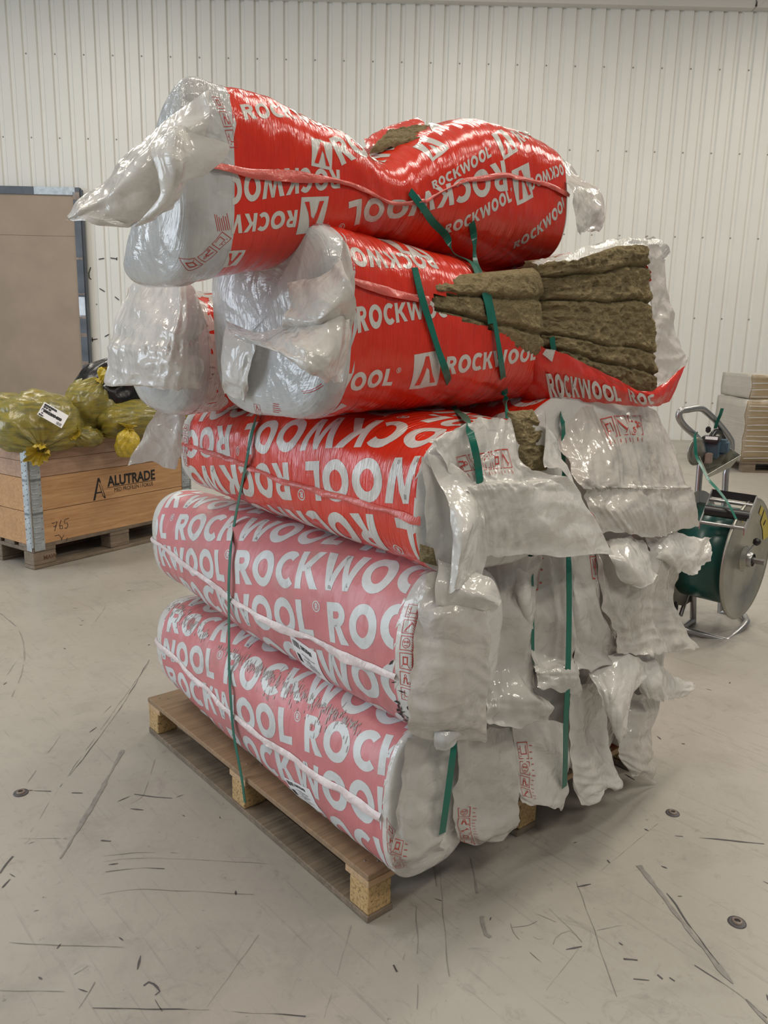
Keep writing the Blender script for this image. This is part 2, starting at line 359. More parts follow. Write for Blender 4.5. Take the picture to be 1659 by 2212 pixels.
# ---------------------------------------------------------------- packs of insulation
def gsm(x, y, xs, s):
    d = np.interp(np.linspace(x[0], x[-1], 400), x, y); k = np.exp(-np.linspace(-2.5, 2.5, 2 * s + 1)**2)
    k /= k.sum(); d2 = np.convolve(np.pad(d, s, mode='reflect', reflect_type='odd'), k, 'valid')
    return np.interp(xs, np.linspace(x[0], x[-1], 400), d2)
class Pack:
    """a film-wrapped pack: closed tube along x or y. u runs along it (to the right as seen from the front), v round it from the underside, up the front"""
    def __init__(s, axis, st, nu=130, nv=120, cap=(.05, .05), seed=1, dent=.007, streak=.002, fn=None, capp=3.4):
        st = np.array(st, float); sg = 1 if axis == 'x' else -1
        t = (st[:, 0] - st[0, 0]) * sg; core = np.linspace(0, t[-1], nu)
        val = [gsm(t, st[:, k], core, 28) for k in range(1, 6)]
        ct = np.array([.25, .45, .6, .72, .82, .9, .95, .985, .998, .999999])
        def capr(i, sgn, dep):
            k = (1 - ct**capp)**(1 / capp)
            return core[i] + sgn * dep * ct, k
        a0, k0 = capr(0, -1, cap[0]); a1, k1 = capr(-1, 1, cap[1])
        pos = np.r_[a0[::-1], core, a1]; kk = np.r_[k0[::-1], np.ones(nu), k1]
        val = [np.r_[np.full(len(ct), v[0]), v, np.full(len(ct), v[-1])] for v in val]
        th = np.linspace(0, 2 * math.pi, 1601)
        am, bm_, nm = val[2].mean(), val[3].mean(), val[4].mean()
        def sup(th, a, b, n):
            c, d = -np.sin(th), -np.cos(th)   # theta 0 = underside, then front (-h), top, back
            return a * np.sign(c) * np.abs(c)**(2 / n), b * np.sign(d) * np.abs(d)**(2 / n)
        h, z = sup(th, am, bm_, nm); L = np.r_[0, np.cumsum(np.hypot(np.diff(h), np.diff(z)))]
        s.P = L[-1]; ths = np.interp(np.linspace(0, L[-1], nv + 1), L, th); s.V = np.linspace(0, L[-1], nv + 1)
        n_u = len(pos); G = np.zeros((n_u, nv + 1, 3))
        ch, cz, a, b, n = [v[:, None] for v in val]
        h, z = sup(ths[None, :], a * kk[:, None], b * kk[:, None], n)
        ax = st[0, 0] + sg * pos
        if axis == 'x': G[..., 0] = ax[:, None]; G[..., 1] = ch + h; G[..., 2] = cz + z
        else: G[..., 1] = ax[:, None]; G[..., 0] = ch + h; G[..., 2] = cz + z
        rad = np.minimum(val[2], val[3]) * kk
        s.U = np.r_[0, np.cumsum(np.hypot(np.diff(pos), np.diff(rad)))]
        s.axis = axis; s.core = core; s.i0 = len(ct); s.i1 = len(ct) + nu - 1; s.u_of = lambda c: np.interp((c - st[0, 0]) * sg, core, s.U[s.i0:s.i1 + 1])
        if fn: fn(s, G)
        N = s.normals(G)
        uu, vv = np.meshgrid(s.U, s.V, indexing='ij')
        w = np.clip(np.minimum(s.U - s.U[0], s.U[-1] - s.U) / .1, 0, 1)[:, None]
        per = np.cos(vv / s.P * 2 * math.pi) * s.P / 6.3; per2 = np.sin(vv / s.P * 2 * math.pi) * s.P / 6.3
        d = dent * (pn(uu * 5 + seed, per * 7, seed) + .8 * pn(uu * 6, per2 * 7 + 3, seed + 5)) + dent * .35 * ridge(uu * 11, per * 9 + per2 * 4, seed + 9)
        d = d + streak * w * ridge(uu * 26 + .8 * pn(uu * 3, per * 8, seed), per * 5 + per2 * 3, seed + 3)
        G = G + N * (d * (.25 + .75 * w))[..., None]
        q = 1 if axis == 'x' else 0; cw_ = np.clip(1 - w * 1.6, 0, 1)
        G[..., 0 if axis == 'x' else 1] += cw_ * .014 * crumple(G[..., q], G[..., 2], seed + 2) * np.where(uu < s.U[-1] / 2, -sg, sg)
        G[:, -1] = G[:, 0]
        s.G = G; s.N = s.normals(G); s.parts = []
    def normals(s, G):
        du = np.gradient(G, axis=0); e = np.concatenate([G[:, -2:-1], G, G[:, 1:2]], 1); dv = (e[:, 2:] - e[:, :-2])
        N = np.cross(du, dv); return N / (np.linalg.norm(N, axis=-1, keepdims=True) + 1e-12)
    def at(s, u, v, off=0.0):
        u = np.clip(u, s.U[0], s.U[-1] - 1e-6); v = v % s.P
        i = int(np.clip(np.searchsorted(s.U, u, 'right') - 1, 0, len(s.U) - 2)); j = int(min(v / (s.V[1]), len(s.V) - 2))
        a = (u - s.U[i]) / (s.U[i + 1] - s.U[i]); b = (v - s.V[j]) / s.V[1]
        w = ((1 - a) * (1 - b), a * (1 - b), (1 - a) * b, a * b); ij = ((i, j), (i + 1, j), (i, j + 1), (i + 1, j + 1))
        p = sum(k * s.G[q] for k, q in zip(w, ij)); n = sum(k * s.N[q] for k, q in zip(w, ij)); n = n / np.linalg.norm(n)
        return p + n * off, n
    def mesh(s, name, mats, faceslot, decals=(), hole=None, parent=None):
        nu, nv = len(s.U), len(s.V) - 1
        vs = s.G[:, :nv].reshape(-1, 3); ns = s.N[:, :nv].reshape(-1, 3); uvv = [(s.U[i], s.V[j]) for i in range(nu) for j in range(nv)]
        faces = []; slots = []; luv = []
        C4 = (s.G[:-1, :-1] + s.G[1:, 1:]) / 2
        for i in range(nu - 1):
            for j in range(nv):
                if hole is not None and hole(C4[i, j], s.N[i, j]): continue
                jj = (j + 1) % nv
                faces.append((i * nv + j, (i + 1) * nv + j, (i + 1) * nv + jj, i * nv + jj)); slots.append(faceslot(s.U[i], s.V[j], C4[i, j]))
                luv += [(s.U[i], s.V[j]), (s.U[i + 1], s.V[j]), (s.U[i + 1], s.V[j + 1]), (s.U[i], s.V[j + 1])]
        if True:
            faces.append(list(range(nv))); slots.append(1); luv += [(0, s.V[j]) for j in range(nv)]
            faces.append([(nu - 1) * nv + j for j in range(nv)][::-1]); slots.append(1); luv += [(s.U[-1], s.V[j]) for j in range(nv)][::-1]
        vs = [tuple(v) for v in vs]; ns = [tuple(n) for n in ns]
        for poly, slot, off in decals:
            for q in s.clip(poly):
                idx = []; keep = True; pts = []
                for (u, v) in q:
                    p, n = s.at(u, v, off); pts.append((p, n))
                if hole is not None:
                    c = sum(p for p, _ in pts) / len(pts)
                    if hole(c, pts[0][1]): continue
                for (p, n), (u, v) in zip(pts, q):
                    idx.append(len(vs)); vs.append(tuple(p)); ns.append(tuple(n)); luv.append((u, v))
                faces.append(idx); slots.append(slot)
        me = bpy.data.meshes.new(name); me.from_pydata(vs, [], faces)
        me.polygons.foreach_set('material_index', slots); me.polygons.foreach_set('use_smooth', [True] * len(faces))
        uvl = me.uv_layers.new(name='UVMap'); uvl.data.foreach_set('uv', np.array(luv, float).ravel())
        me.update(); me.normals_split_custom_set_from_vertices(ns)
        return link_mesh(name, me, mats, parent)
    def clip(s, poly):
        def half(p, ax, c, keep_gt):
            out = []; n = len(p)
            for i in range(n):
                a, b = p[i], p[(i + 1) % n]; da, db = a[ax] - c, b[ax] - c
                if not keep_gt: da, db = -da, -db
                if da >= 0: out.append(a)
                if (da >= 0) != (db >= 0):
                    t = da / (da - db); out.append((a[0] + (b[0] - a[0]) * t, a[1] + (b[1] - a[1]) * t))
            return out
        us = [q[0] for q in poly]
        i0 = max(0, int(np.searchsorted(s.U, min(us), 'right')) - 1); i1 = min(len(s.U) - 2, int(np.searchsorted(s.U, max(us), 'right')) - 1)
        dv = s.V[1]; res = []
        for i in range(i0, i1 + 1):
            a = half(half(poly, 0, s.U[i], True), 0, s.U[i + 1], False)
            if len(a) < 3: continue
            vs = [q[1] for q in a]
            for j in range(int(math.floor(min(vs) / dv)), int(math.floor(max(vs) / dv)) + 1):
                b = half(half(a, 1, j * dv, True), 1, (j + 1) * dv, False)
                if len(b) >= 3:
                    ar = sum(b[k][0] * b[(k + 1) % len(b)][1] - b[(k + 1) % len(b)][0] * b[k][1] for k in range(len(b)))
                    if abs(ar) > 1e-9:
                        if ar < 0: b = b[::-1]
                        # keep v strictly inside its own grid cell
                        res.append([(min(max(u, s.U[i] + 1e-7), s.U[i + 1] - 1e-7), min(max(v, j * dv + 1e-7), (j + 1) * dv - 1e-7)) for u, v in b])
        return res
    def clip_u(s, poly, lo, hi):
        """cut a convex polygon to lo <= u <= hi"""
        for c, gt in ((lo, True), (hi, False)):
            out = []; n = len(poly)
            for i in range(n):
                a, b = poly[i], poly[(i + 1) % n]; da, db = (a[0] - c, b[0] - c) if gt else (c - a[0], c - b[0])
                if da >= 0: out.append(a)
                if (da >= 0) != (db >= 0):
                    t = da / (da - db); out.append((a[0] + (b[0] - a[0]) * t, a[1] + (b[1] - a[1]) * t))
            poly = out
            if len(poly) < 3: return None
        return poly
# letters in a unit-height box, as convex pieces
def _ring(cx, cy, rx, ry, ix, iy, a0, a1, n):
    A = [math.radians(a0 + (a1 - a0) * k / n) for k in range(n + 1)]
    return [[(cx + rx * math.cos(p), cy + ry * math.sin(p)), (cx + rx * math.cos(q), cy + ry * math.sin(q)), (cx + ix * math.cos(q), cy + iy * math.sin(q)), (cx + ix * math.cos(p), cy + iy * math.sin(p))] for p, q in zip(A, A[1:])]
def _rect(x0, y0, x1, y1): return [[(x0, y0), (x1, y0), (x1, y1), (x0, y1)]]
LET = {
 'O': (1.02, _ring(.48, .5, .48, .52, .22, .27, 0, 360, 26)),
 'C': (.84, _ring(.47, .5, .47, .52, .21, .28, 48, 312, 20)),
 'R': (.80, _rect(0, 0, .24, 1) + _rect(.24, .78, .38, 1) + _rect(.24, .40, .38, .6) + _ring(.38, .70, .32, .30, .09, .09, -90, 90, 12) + [[(.24, .46), (.50, .46), (.80, 0), (.50, 0)]]),
 'K': (.86, _rect(0, 0, .24, 1) + [[(.24, .44), (.42, .46), (.84, 1), (.56, 1), (.24, .60)], [(.26, .56), (.46, .60), (.88, 0), (.58, 0)]]),
 'W': (1.30, [[(0, 1), (.26, 1), (.46, 0), (.26, 0)], [(.26, 0), (.46, 0), (.74, 1), (.56, 1)], [(.56, 1), (.74, 1), (1.04, 0), (.84, 0)], [(.84, 0), (1.04, 0), (1.30, 1), (1.05, 1)]]),
 'L': (.60, _rect(0, 0, .24, 1) + _rect(.24, 0, .58, .23)),
}
WORD = []; WX = [0.0]
for ch in 'ROCKWOOL':
    adv, ps = LET[ch]
    WORD += [[(x + WX[-1], y) for x, y in p] for p in ps]; WX.append(WX[-1] + adv + .06)
REG = _ring(WX[-1] + .16, .86, .15, .15, .12, .12, 0, 360, 14) + [[(WX[-1] + .16 + x * .15 - .05, .78 + y * .16) for x, y in p] for p in LET['R'][1]]
LOGO_W = _rect(0, 0, 1, 1)
LOGO_R = [[(.14, .12), (.32, .12), (.47, .60), (.40, .90)], [(.40, .90), (.53, .90), (.70, .42), (.58, .52)], [(.58, .52), (.70, .42), (.88, .12), (.70, .12)], [(.40, .90), (.58, .52), (.47, .60)]]
def frame_map(polys, o, ex, ey):
    return [[(o[0] + ex[0] * x + ey[0] * y, o[1] + ex[1] * x + ey[1] * y) for x, y in p] for p in polys]
def decal_word(pk, o, ex, ey, lim, slot=2, off=.0005, reg=True):
    out = []
    for p in frame_map(WORD + (REG if reg else []), o, ex, ey):
        q = pk.clip_u(p, *lim)
        if q: out.append((q, slot, off))
    return out
def decal_logo(pk, o, ex, ey, lim, slot=2, red=0):
    out = []
    for ps, sl, of in ((LOGO_W, slot, .0005), (LOGO_R, red, .0010)):
        for p in frame_map(ps, o, ex, ey):
            q = pk.clip_u(p, *lim)
            if q: out.append((q, sl, of))
    return out
def icon(kind, o, ex, ey, slot=3, off=.0005):
    w = .045
    P = _rect(0, 0, 1, w) + _rect(0, 1 - w, 1, 1) + _rect(0, 0, w, 1) + _rect(1 - w, 0, 1, 1)
    if kind == 0: P += _ring(.5, .5, .32, .36, .28, .32, 0, 360, 14) + _ring(.38, .58, .1, .08, .05, .03, 0, 360, 8) + _ring(.62, .58, .1, .08, .05, .03, 0, 360, 8) + _rect(.36, .3, .64, .35)
    if kind == 1: P += _rect(.3, .3, .86, .35) + _rect(.3, .3, .35, .8) + _rect(.81, .3, .86, .8) + _ring(.2, .62, .05, .05, 0, 0, 0, 360, 6) + _ring(.16, .42, .04, .04, 0, 0, 0, 360, 6) + _ring(.26, .2, .04, .04, 0, 0, 0, 360, 6)
    if kind == 2: P += _rect(.28, .25, .72, .33) + _rect(.28, .67, .72, .75) + _rect(.28, .25, .36, .75) + _rect(.64, .25, .72, .75) + [[(.1, .1), (.14, .1), (.34, .3), (.3, .3)], [(.86, .1), (.9, .1), (.7, .3), (.66, .3)]]
    if kind == 3: P += [[(.2, .2), (.3, .16), (.75, .7), (.68, .78)], [(.62, .85), (.85, .62), (.88, .66), (.66, .88)]] + _rect(.15, .1, .5, .14)
    if kind == 4: P += _ring(.5, .72, .13, .13, .08, .08, 0, 360, 10) + [[(.28, .15), (.36, .15), (.46, .6), (.36, .6)], [(.64, .15), (.72, .15), (.64, .6), (.54, .6)]] + _rect(.3, .52, .7, .57) + _ring(.82, .25, .1, .1, .06, .06, 0, 360, 8)
    return [(p, slot, off) for p in frame_map(P, o, ex, ey)]
def lines(n, o, ex, ey, seed, slot=3):
    """small-print rows: o corner, ex = row length, ey = block height"""
    rr = random.Random(seed); P = []
    for k in range(n):
        y = k / n; P += _rect(0, y, rr.uniform(.6, 1), y + .35 / n)
    return [(p, slot, .0005) for p in frame_map(P, o, ex, ey)]
def fin(pk, u0, u1, v, w, matl, name, parent, seed=0, n=90, amp=.012, dv=None):
    """sealed seam: a narrow crinkled fin lying along the pack"""
    vs = []; fs = []; luv = []
    for i in range(n + 1):
        u = u0 + (u1 - u0) * i / n
        vc = (v if dv is None else np.interp(u, dv[0], dv[1])) + .004 * float(pn(u * 9, 0, seed))
        ww = w * (.75 + .5 * float(pn(u * 7 + 5, 3, seed)))
        p0, n0 = pk.at(u, vc, .0015); p1, n1 = pk.at(u, vc - ww * .55, .004 + amp * (.35 + .5 * float(pn(u * 16, 9, seed)))); p2, _ = pk.at(u, vc - ww, .003 + amp * .6 * (.4 + .9 * float(pn(u * 22, 4, seed))))
        vs += [p0, p1, p2]
        if i: b = 3 * (i - 1); fs += [(b, b + 3, b + 4, b + 1)[::-1], (b + 1, b + 4, b + 5, b + 2)[::-1]]
    me = bpy.data.meshes.new(name); me.from_pydata([tuple(v) for v in vs], [], fs)
    me.polygons.foreach_set('use_smooth', [True] * len(fs)); uvl = me.uv_layers.new(name='UVMap')
    for l in me.loops: uvl.data[l.index].uv = (vs[l.vertex_index][0 if pk.axis == 'x' else 1], vs[l.vertex_index][2])
    me.update(); return link_mesh(name, me, matl, parent)
def sheet(name, net, m, parent, amp=.012, seed=1, res=.0052, edge=.008, gather=None, pleat=0.0, pdir=0, marks=(), hole=None, mark_mat=None, mark_off=.0014):
    """loose film: net = rows of 3D control points, interpolated, creased and frayed at the rim"""
    net = np.array(net, float); R_, C_ = net.shape[:2]
    def cr(A, t):
        n = A.shape[0]; i = np.clip(np.floor(t).astype(int), 0, n - 2); f = (t - i).reshape((-1,) + (1,) * (A.ndim - 1))
        p0, p1, p2, p3 = A[np.maximum(i - 1, 0)], A[i], A[i + 1], A[np.minimum(i + 2, n - 1)]
        return .5 * (2 * p1 + (p2 - p0) * f + (2 * p0 - 5 * p1 + 4 * p2 - p3) * f**2 + (3 * p1 - p0 - 3 * p2 + p3) * f**3)
    lh = max(np.linalg.norm(np.diff(net, axis=1), axis=2).sum(1).max(), .02); lv = max(np.linalg.norm(np.diff(net, axis=0), axis=2).sum(0).max(), .02)
    nu, nv = max(8, int(lh / res)), max(8, int(lv / res))
    tu = np.linspace(0, C_ - 1, nu + 1); tv = np.linspace(0, R_ - 1, nv + 1)
    G = cr(np.swapaxes(cr(net, tv), 0, 1), tu); G = np.swapaxes(G, 0, 1)
    uu, vv = np.meshgrid(tu / (C_ - 1) * lh, tv / (R_ - 1) * lv)
    dv, du = np.gradient(G, axis=0), np.gradient(G, axis=1); N = np.cross(dv, du); N /= np.linalg.norm(N, axis=-1, keepdims=True) + 1e-9
    T1 = du / (np.linalg.norm(du, axis=-1, keepdims=True) + 1e-9); T2 = dv / (np.linalg.norm(dv, axis=-1, keepdims=True) + 1e-9)
    eu = np.minimum(uu, lh - uu); ev = np.minimum(vv, lv - vv)
    d = amp * crumple(uu + seed, vv + seed * 2.3, seed)
    if pleat:
        c = vv if pdir else uu; q = uu if pdir else vv
        d = d + pleat * ridge(c * 22 + .6 * pn(uu * 5, vv * 5, seed), q * 2.5, seed + 31)
    if gather is not None:
        w = np.exp(-((vv / lv - gather) / .06)**2); d = d + w * .007 * ridge(uu * 42, vv * 5, seed + 77) + .004 * w - .003 * np.exp(-((vv / lv - gather) / .018)**2)
    G = G + N * d[..., None]
    fr = np.exp(-np.minimum(eu, ev) / .02)
    G = G + (T1 * pn(uu * 24, vv * 24, seed + 5)[..., None] + T2 * pn(uu * 24, vv * 24, seed + 6)[..., None]) * (edge * fr)[..., None]
    vs = G.reshape(-1, 3); w_ = nu + 1
    fs = [(i * w_ + j, i * w_ + j + 1, (i + 1) * w_ + j + 1, (i + 1) * w_ + j) for i in range(nv) for j in range(nu)]
    if hole is not None: fs = [f for f in fs if not hole(((f[0] % w_) + .5) / nu, ((f[0] // w_) + .5) / nv)]
    n0 = len(fs); vs = [tuple(v) for v in vs]; UV = list(zip(uu.ravel(), vv.ravel())); N2 = np.cross(np.gradient(G, axis=0), np.gradient(G, axis=1)); N2 /= np.linalg.norm(N2, axis=-1, keepdims=True) + 1e-9
    sgn = 1.0 if float((N2.mean((0, 1)) * (np.array(CAM_LOC) - G.mean((0, 1)))).sum()) > 0 else -1.0
    for poly in marks:
        idx = []
        for a, b in poly:
            x, y = min(max(a, 0), .9999) * nu, min(max(b, 0), .9999) * nv; j, i = int(x), int(y); fx, fy = x - j, y - i
            p = G[i, j] * (1 - fx) * (1 - fy) + G[i, j + 1] * fx * (1 - fy) + G[i + 1, j] * (1 - fx) * fy + G[i + 1, j + 1] * fx * fy
            idx.append(len(vs)); vs.append(tuple(p + N2[i, j] * sgn * mark_off)); UV.append((a, b))
        fs.append(idx)
    me = bpy.data.meshes.new(name); me.from_pydata(vs, [], fs); me.polygons.foreach_set('use_smooth', [True] * len(fs))
    me.polygons.foreach_set('material_index', [0] * n0 + [1] * (len(fs) - n0))
    uvl = me.uv_layers.new(name='UVMap'); lv_ = np.empty(len(me.loops), int); me.loops.foreach_get('vertex_index', lv_)
    uvl.data.foreach_set('uv', np.array(UV)[lv_].ravel()); me.update()
    return link_mesh(name, me, [m, M[mark_mat or 'ink']], parent)
def wool_patch(name, corners, nrm, parent, nu=110, nv=110, amp=.016, grooves=(), seed=3, depth=.05, shape=None):
    """exposed fibre face: corners bl, br, tr, tl; pushed out along nrm; grooves at heights 0..1 part the slabs"""
    bl, br, tr, tl = [np.array(c, float) for c in corners]; nrm = np.array(nrm, float)
    a, b = np.meshgrid(np.linspace(0, 1, nu + 1), np.linspace(0, 1, nv + 1))
    P = bl * ((1 - a) * (1 - b))[..., None] + br * (a * (1 - b))[..., None] + tr * (a * b)[..., None] + tl * ((1 - a) * b)[..., None]
    W_, H_ = np.linalg.norm(br - bl), np.linalg.norm(tl - bl); x, y = a * W_, b * H_
    d = amp * (.35 * pn(x * 9, y * 14, seed) + .5 * ridge(x * 18, y * 42, seed + 2) + .35 * pn(x * 45, y * 80, seed + 3) + .25 * ridge(x * 70, y * 120, seed + 4))
    for k, g in enumerate(grooves):
        gy = g + .03 * pn(x * 6, k * 3.0 + 0 * x, seed + k); dd = (b - gy) * H_
        d = d - .012 * np.exp(-(dd / .003)**2) + .004 * np.exp(-((dd - .008) / .008)**2)
    e = np.minimum(np.minimum(a, 1 - a) * W_, np.minimum(b, 1 - b) * H_); d = d - depth * np.exp(-e / .006)
    if shape is not None: d = d + shape(a, b)
    P = P + nrm * d[..., None]; w_ = nu + 1
    fs = [(i * w_ + j, i * w_ + j + 1, (i + 1) * w_ + j + 1, (i + 1) * w_ + j) for i in range(nv) for j in range(nu)]
    me = bpy.data.meshes.new(name); me.from_pydata([tuple(v) for v in P.reshape(-1, 3)], [], fs); me.polygons.foreach_set('use_smooth', [True] * len(fs)); me.update()
    return link_mesh(name, me, M['wool'], parent)
def in_poly(x, y, poly):
    c = False; n = len(poly)
    for i in range(n):
        (x0, y0), (x1, y1) = poly[i], poly[(i + 1) % n]
        if (y0 > y) != (y1 > y) and x < (x1 - x0) * (y - y0) / (y1 - y0) + x0: c = not c
    return c

PK = {}
def lean(s, G):
    """the back upper edge of the top pack's left end falls away under the gathered film"""
    w = np.clip((-.12 - G[..., 0]) / .22, 0, 1); t = np.clip((G[..., 2] - 1.47) / .30, 0, 1)
    G[..., 1] = .07 + (G[..., 1] - .07) * (1 - .80 * w * t)
PK['L1'] = Pack('y', [(1.10, .130, .335, .115, .155, 2.6), (.6, .128, .325, .132, .182, 2.7), (0, .125, .322, .136, .19, 2.8), (-.066, .125, .322, .134, .19, 2.9)], 150, 130, (.07, .02), 11, .006, .0015)
PK['L2'] = Pack('y', [(1.12, .135, .70, .115, .15, 2.4), (.6, .130, .695, .146, .178, 2.5), (0, .13, .695, .146, .186, 2.6), (-.125, .13, .70, .14, .186, 2.8)], 150, 130, (.07, .02), 12, .006, .0015)
PK['L3'] = Pack('y', [(.90, .215, 1.03, .20, .14, 2.9), (.4, .215, 1.035, .222, .152, 3.0), (0, .22, 1.035, .232, .155, 3.0), (-.125, .22, 1.03, .226, .155, 3.4)], 150, 140, (.04, .02), 13, .007, .0018)
PK['L3b'] = Pack('y', [(.95, .73, 1.055, .25, .17, 2.3), (.4, .74, 1.06, .262, .175, 2.3), (0.04, .74, 1.06, .262, .175, 2.3)], 80, 90, (.05, .03), 14)
PK['L4'] = Pack('x', [(-.09, .235, 1.385, .235, .2, 3.6), (.1, .235, 1.38, .235, .186, 3.2), (.38, .25, 1.365, .24, .178, 2.8), (.53, .258, 1.355, .232, .155, 2.6), (.66, .26, 1.38, .238, .178, 2.8), (.9, .26, 1.41, .24, .19, 3.2), (1.02, .26, 1.42, .24, .195, 3.4)], 190, 150, (.045, .03), 15, .006, .002)
PK['L4b'] = Pack('x', [(-.10, .735, 1.305, .185, .155, 2.6), (.3, .735, 1.32, .19, .16, 2.6), (.9, .735, 1.32, .2, .16, 2.6)], 100, 90, (.05, .05), 16)
PK['L5'] = Pack('x', [(-.345, .235, 1.612, .165, .168, 3.4), (-.17, .255, 1.64, .185, .155, 3.2), (0, .265, 1.66, .192, .124, 2.8), (.11, .27, 1.642, .182, .088, 2.2), (.22, .28, 1.675, .19, .125, 2.4), (.42, .28, 1.712, .197, .165, 2.8), (.60, .28, 1.712, .192, .165, 3.0), (.68, .28, 1.705, .185, .155, 3.1)], 190, 150, (.04, .03), 17, .006, .0025, fn=lean)
DEC = {'L1': {'rows': ((0.1968, 0.1123), (0.1011, 0.0334), (0.0398, 0.104)), 'icons': [((1.3294, 0.1799), (0.018, -0.029), (-0.0023, 0.0813), 3)], 'label': ((0.9348, 0.0964), (0.1338, 0.0338), (-0.039, 0.0559))}, 'L2': {'rows': ((0.727, 0.2673), (0.0844, 0.0224), (-0.0331, 0.0838)), 'icons': [((1.3829, 0.1843), (0.0311, 0.0037), (-0.001, 0.1903), 6)], 'lines': [((1.4147, 0.1966), (0.0066, -0.0074), (-0.0088, 0.179), 40)], 'label': ((0.9822, 0.1019), (0.112, -0.0111), (-0.0127, 0.0971))}, 'L3': {'rows': ((0.9487, 0.5983), (-0.1101, -0.0319), (0.1395, -0.16)), 'icons': [((0.1659, 0.2555), (0.0348, -0.0015), (-0.0267, 0.1374), 4)]}, 'L4': {'words': [((0.2497, 0.3431), (0.0357, 0.006), (-0.0045, 0.0252)), ((0.5077, 0.2609), (0.0422, 0.0043), (-0.0299, 0.0402)), ((0.0338, 0.2284), (0.0412, 0.0014), (-0.0239, 0.0405)), ((0.9257, 0.1333), (0.0494, -0.0039), (-0.0673, 0.0612)), ((0.4875, 0.528), (-0.0414, -0.0074), (-0.0217, -0.0546)), ((1.0017, 0.7735), (-0.0696, -0.0444), (-0.1057, -0.1362))], 'logos': [((0.4144, 0.2253), (0.0788, 0.0109), (-0.0419, 0.0824)), ((0.8655, 0.0988), (0.0544, 0.0072), (-0.1525, 0.1205)), ((0.3957, 0.5115), (0.0995, 0.0024), (0.1085, 0.0876)), ((0.8954, 0.2783), (0.0531, 0.0049), (-0.0115, 0.0384))], 'icons': [((0.2153, 0.4011), (0.0216, 0.0028), (0.0277, 0.1227), 3), ((0.2057, 1.384), (0.0001, 0.0222), (-0.037, 0.01), 2)], 'lines': [((0.1856, 0.5852), (0.0325, -0.0309), (-0.0085, -0.0133), 3), ((0.1854, 0.0203), (0.0002, 0.0345), (-0.0241, 0.0194), 5), ((0.1606, 0.1855), (0.0256, 0.0588), (-0.0075, 0.0015), 2)]}, 'L5': {'words': [((0.2644, 0.3641), (0.033, 0.0052), (-0.0078, 0.0336)), ((0.4838, 0.3087), (0.0498, 0.029), (-0.0216, 0.025)), ((0.4778, 0.2998), (-0.0288, 0.0009), (-0.0042, -0.0119)), ((0.3767, 0.2324), (-0.0309, 0.0009), (-0.0074, -0.0251)), ((0.9849, 0.3297), (-0.0613, -0.0121), (0.0161, -0.0546)), ((0.7538, 0.2837), (0.024, 0.0068), (-0.0061, 0.0292)), ((1.0583, 0.3718), (0.0346, 0.0187), (-0.0072, 0.0189)), ((1.2361, 0.3678), (-0.031, -0.013), (0.0171, -0.0217)), ((0.828, 0.1652), (0.0233, 0.0109), (-0.0241, 0.0225)), ((1.0784, 0.1512), (0.02, 0.0154), (-0.0409, 0.0281))], 'logos': [((0.406, 0.3003), (0.0515, -0.0041), (-0.031, 0.0329)), ((0.4494, 0.25), (-0.0658, 0.0024), (0.0299, -0.0543)), ((0.2748, 0.1705), (-0.0415, 0.0056), (-0.0061, -0.05)), ((0.9836, 0.3294), (0.0545, 0.0246), (-0.0428, 0.0481)), ((1.0325, 0.2445), (0.0654, 0.0246), (-0.0305, 0.0262)), ((0.7614, 0.3542), (0.0587, 0.0194), (-0.002, 0.0635))], 'icons': [((0.2333, 0.3189), (0.0161, 0.0017), (-0.0333, 0.092), 3), ((0.2375, 0.1988), (-0.0198, 0.0138), (-0.0744, -0.062), 3)], 'lines': [((0.2078, 0.2138), (-0.0086, 0.0282), (0.0281, -0.0001), 7)]}}
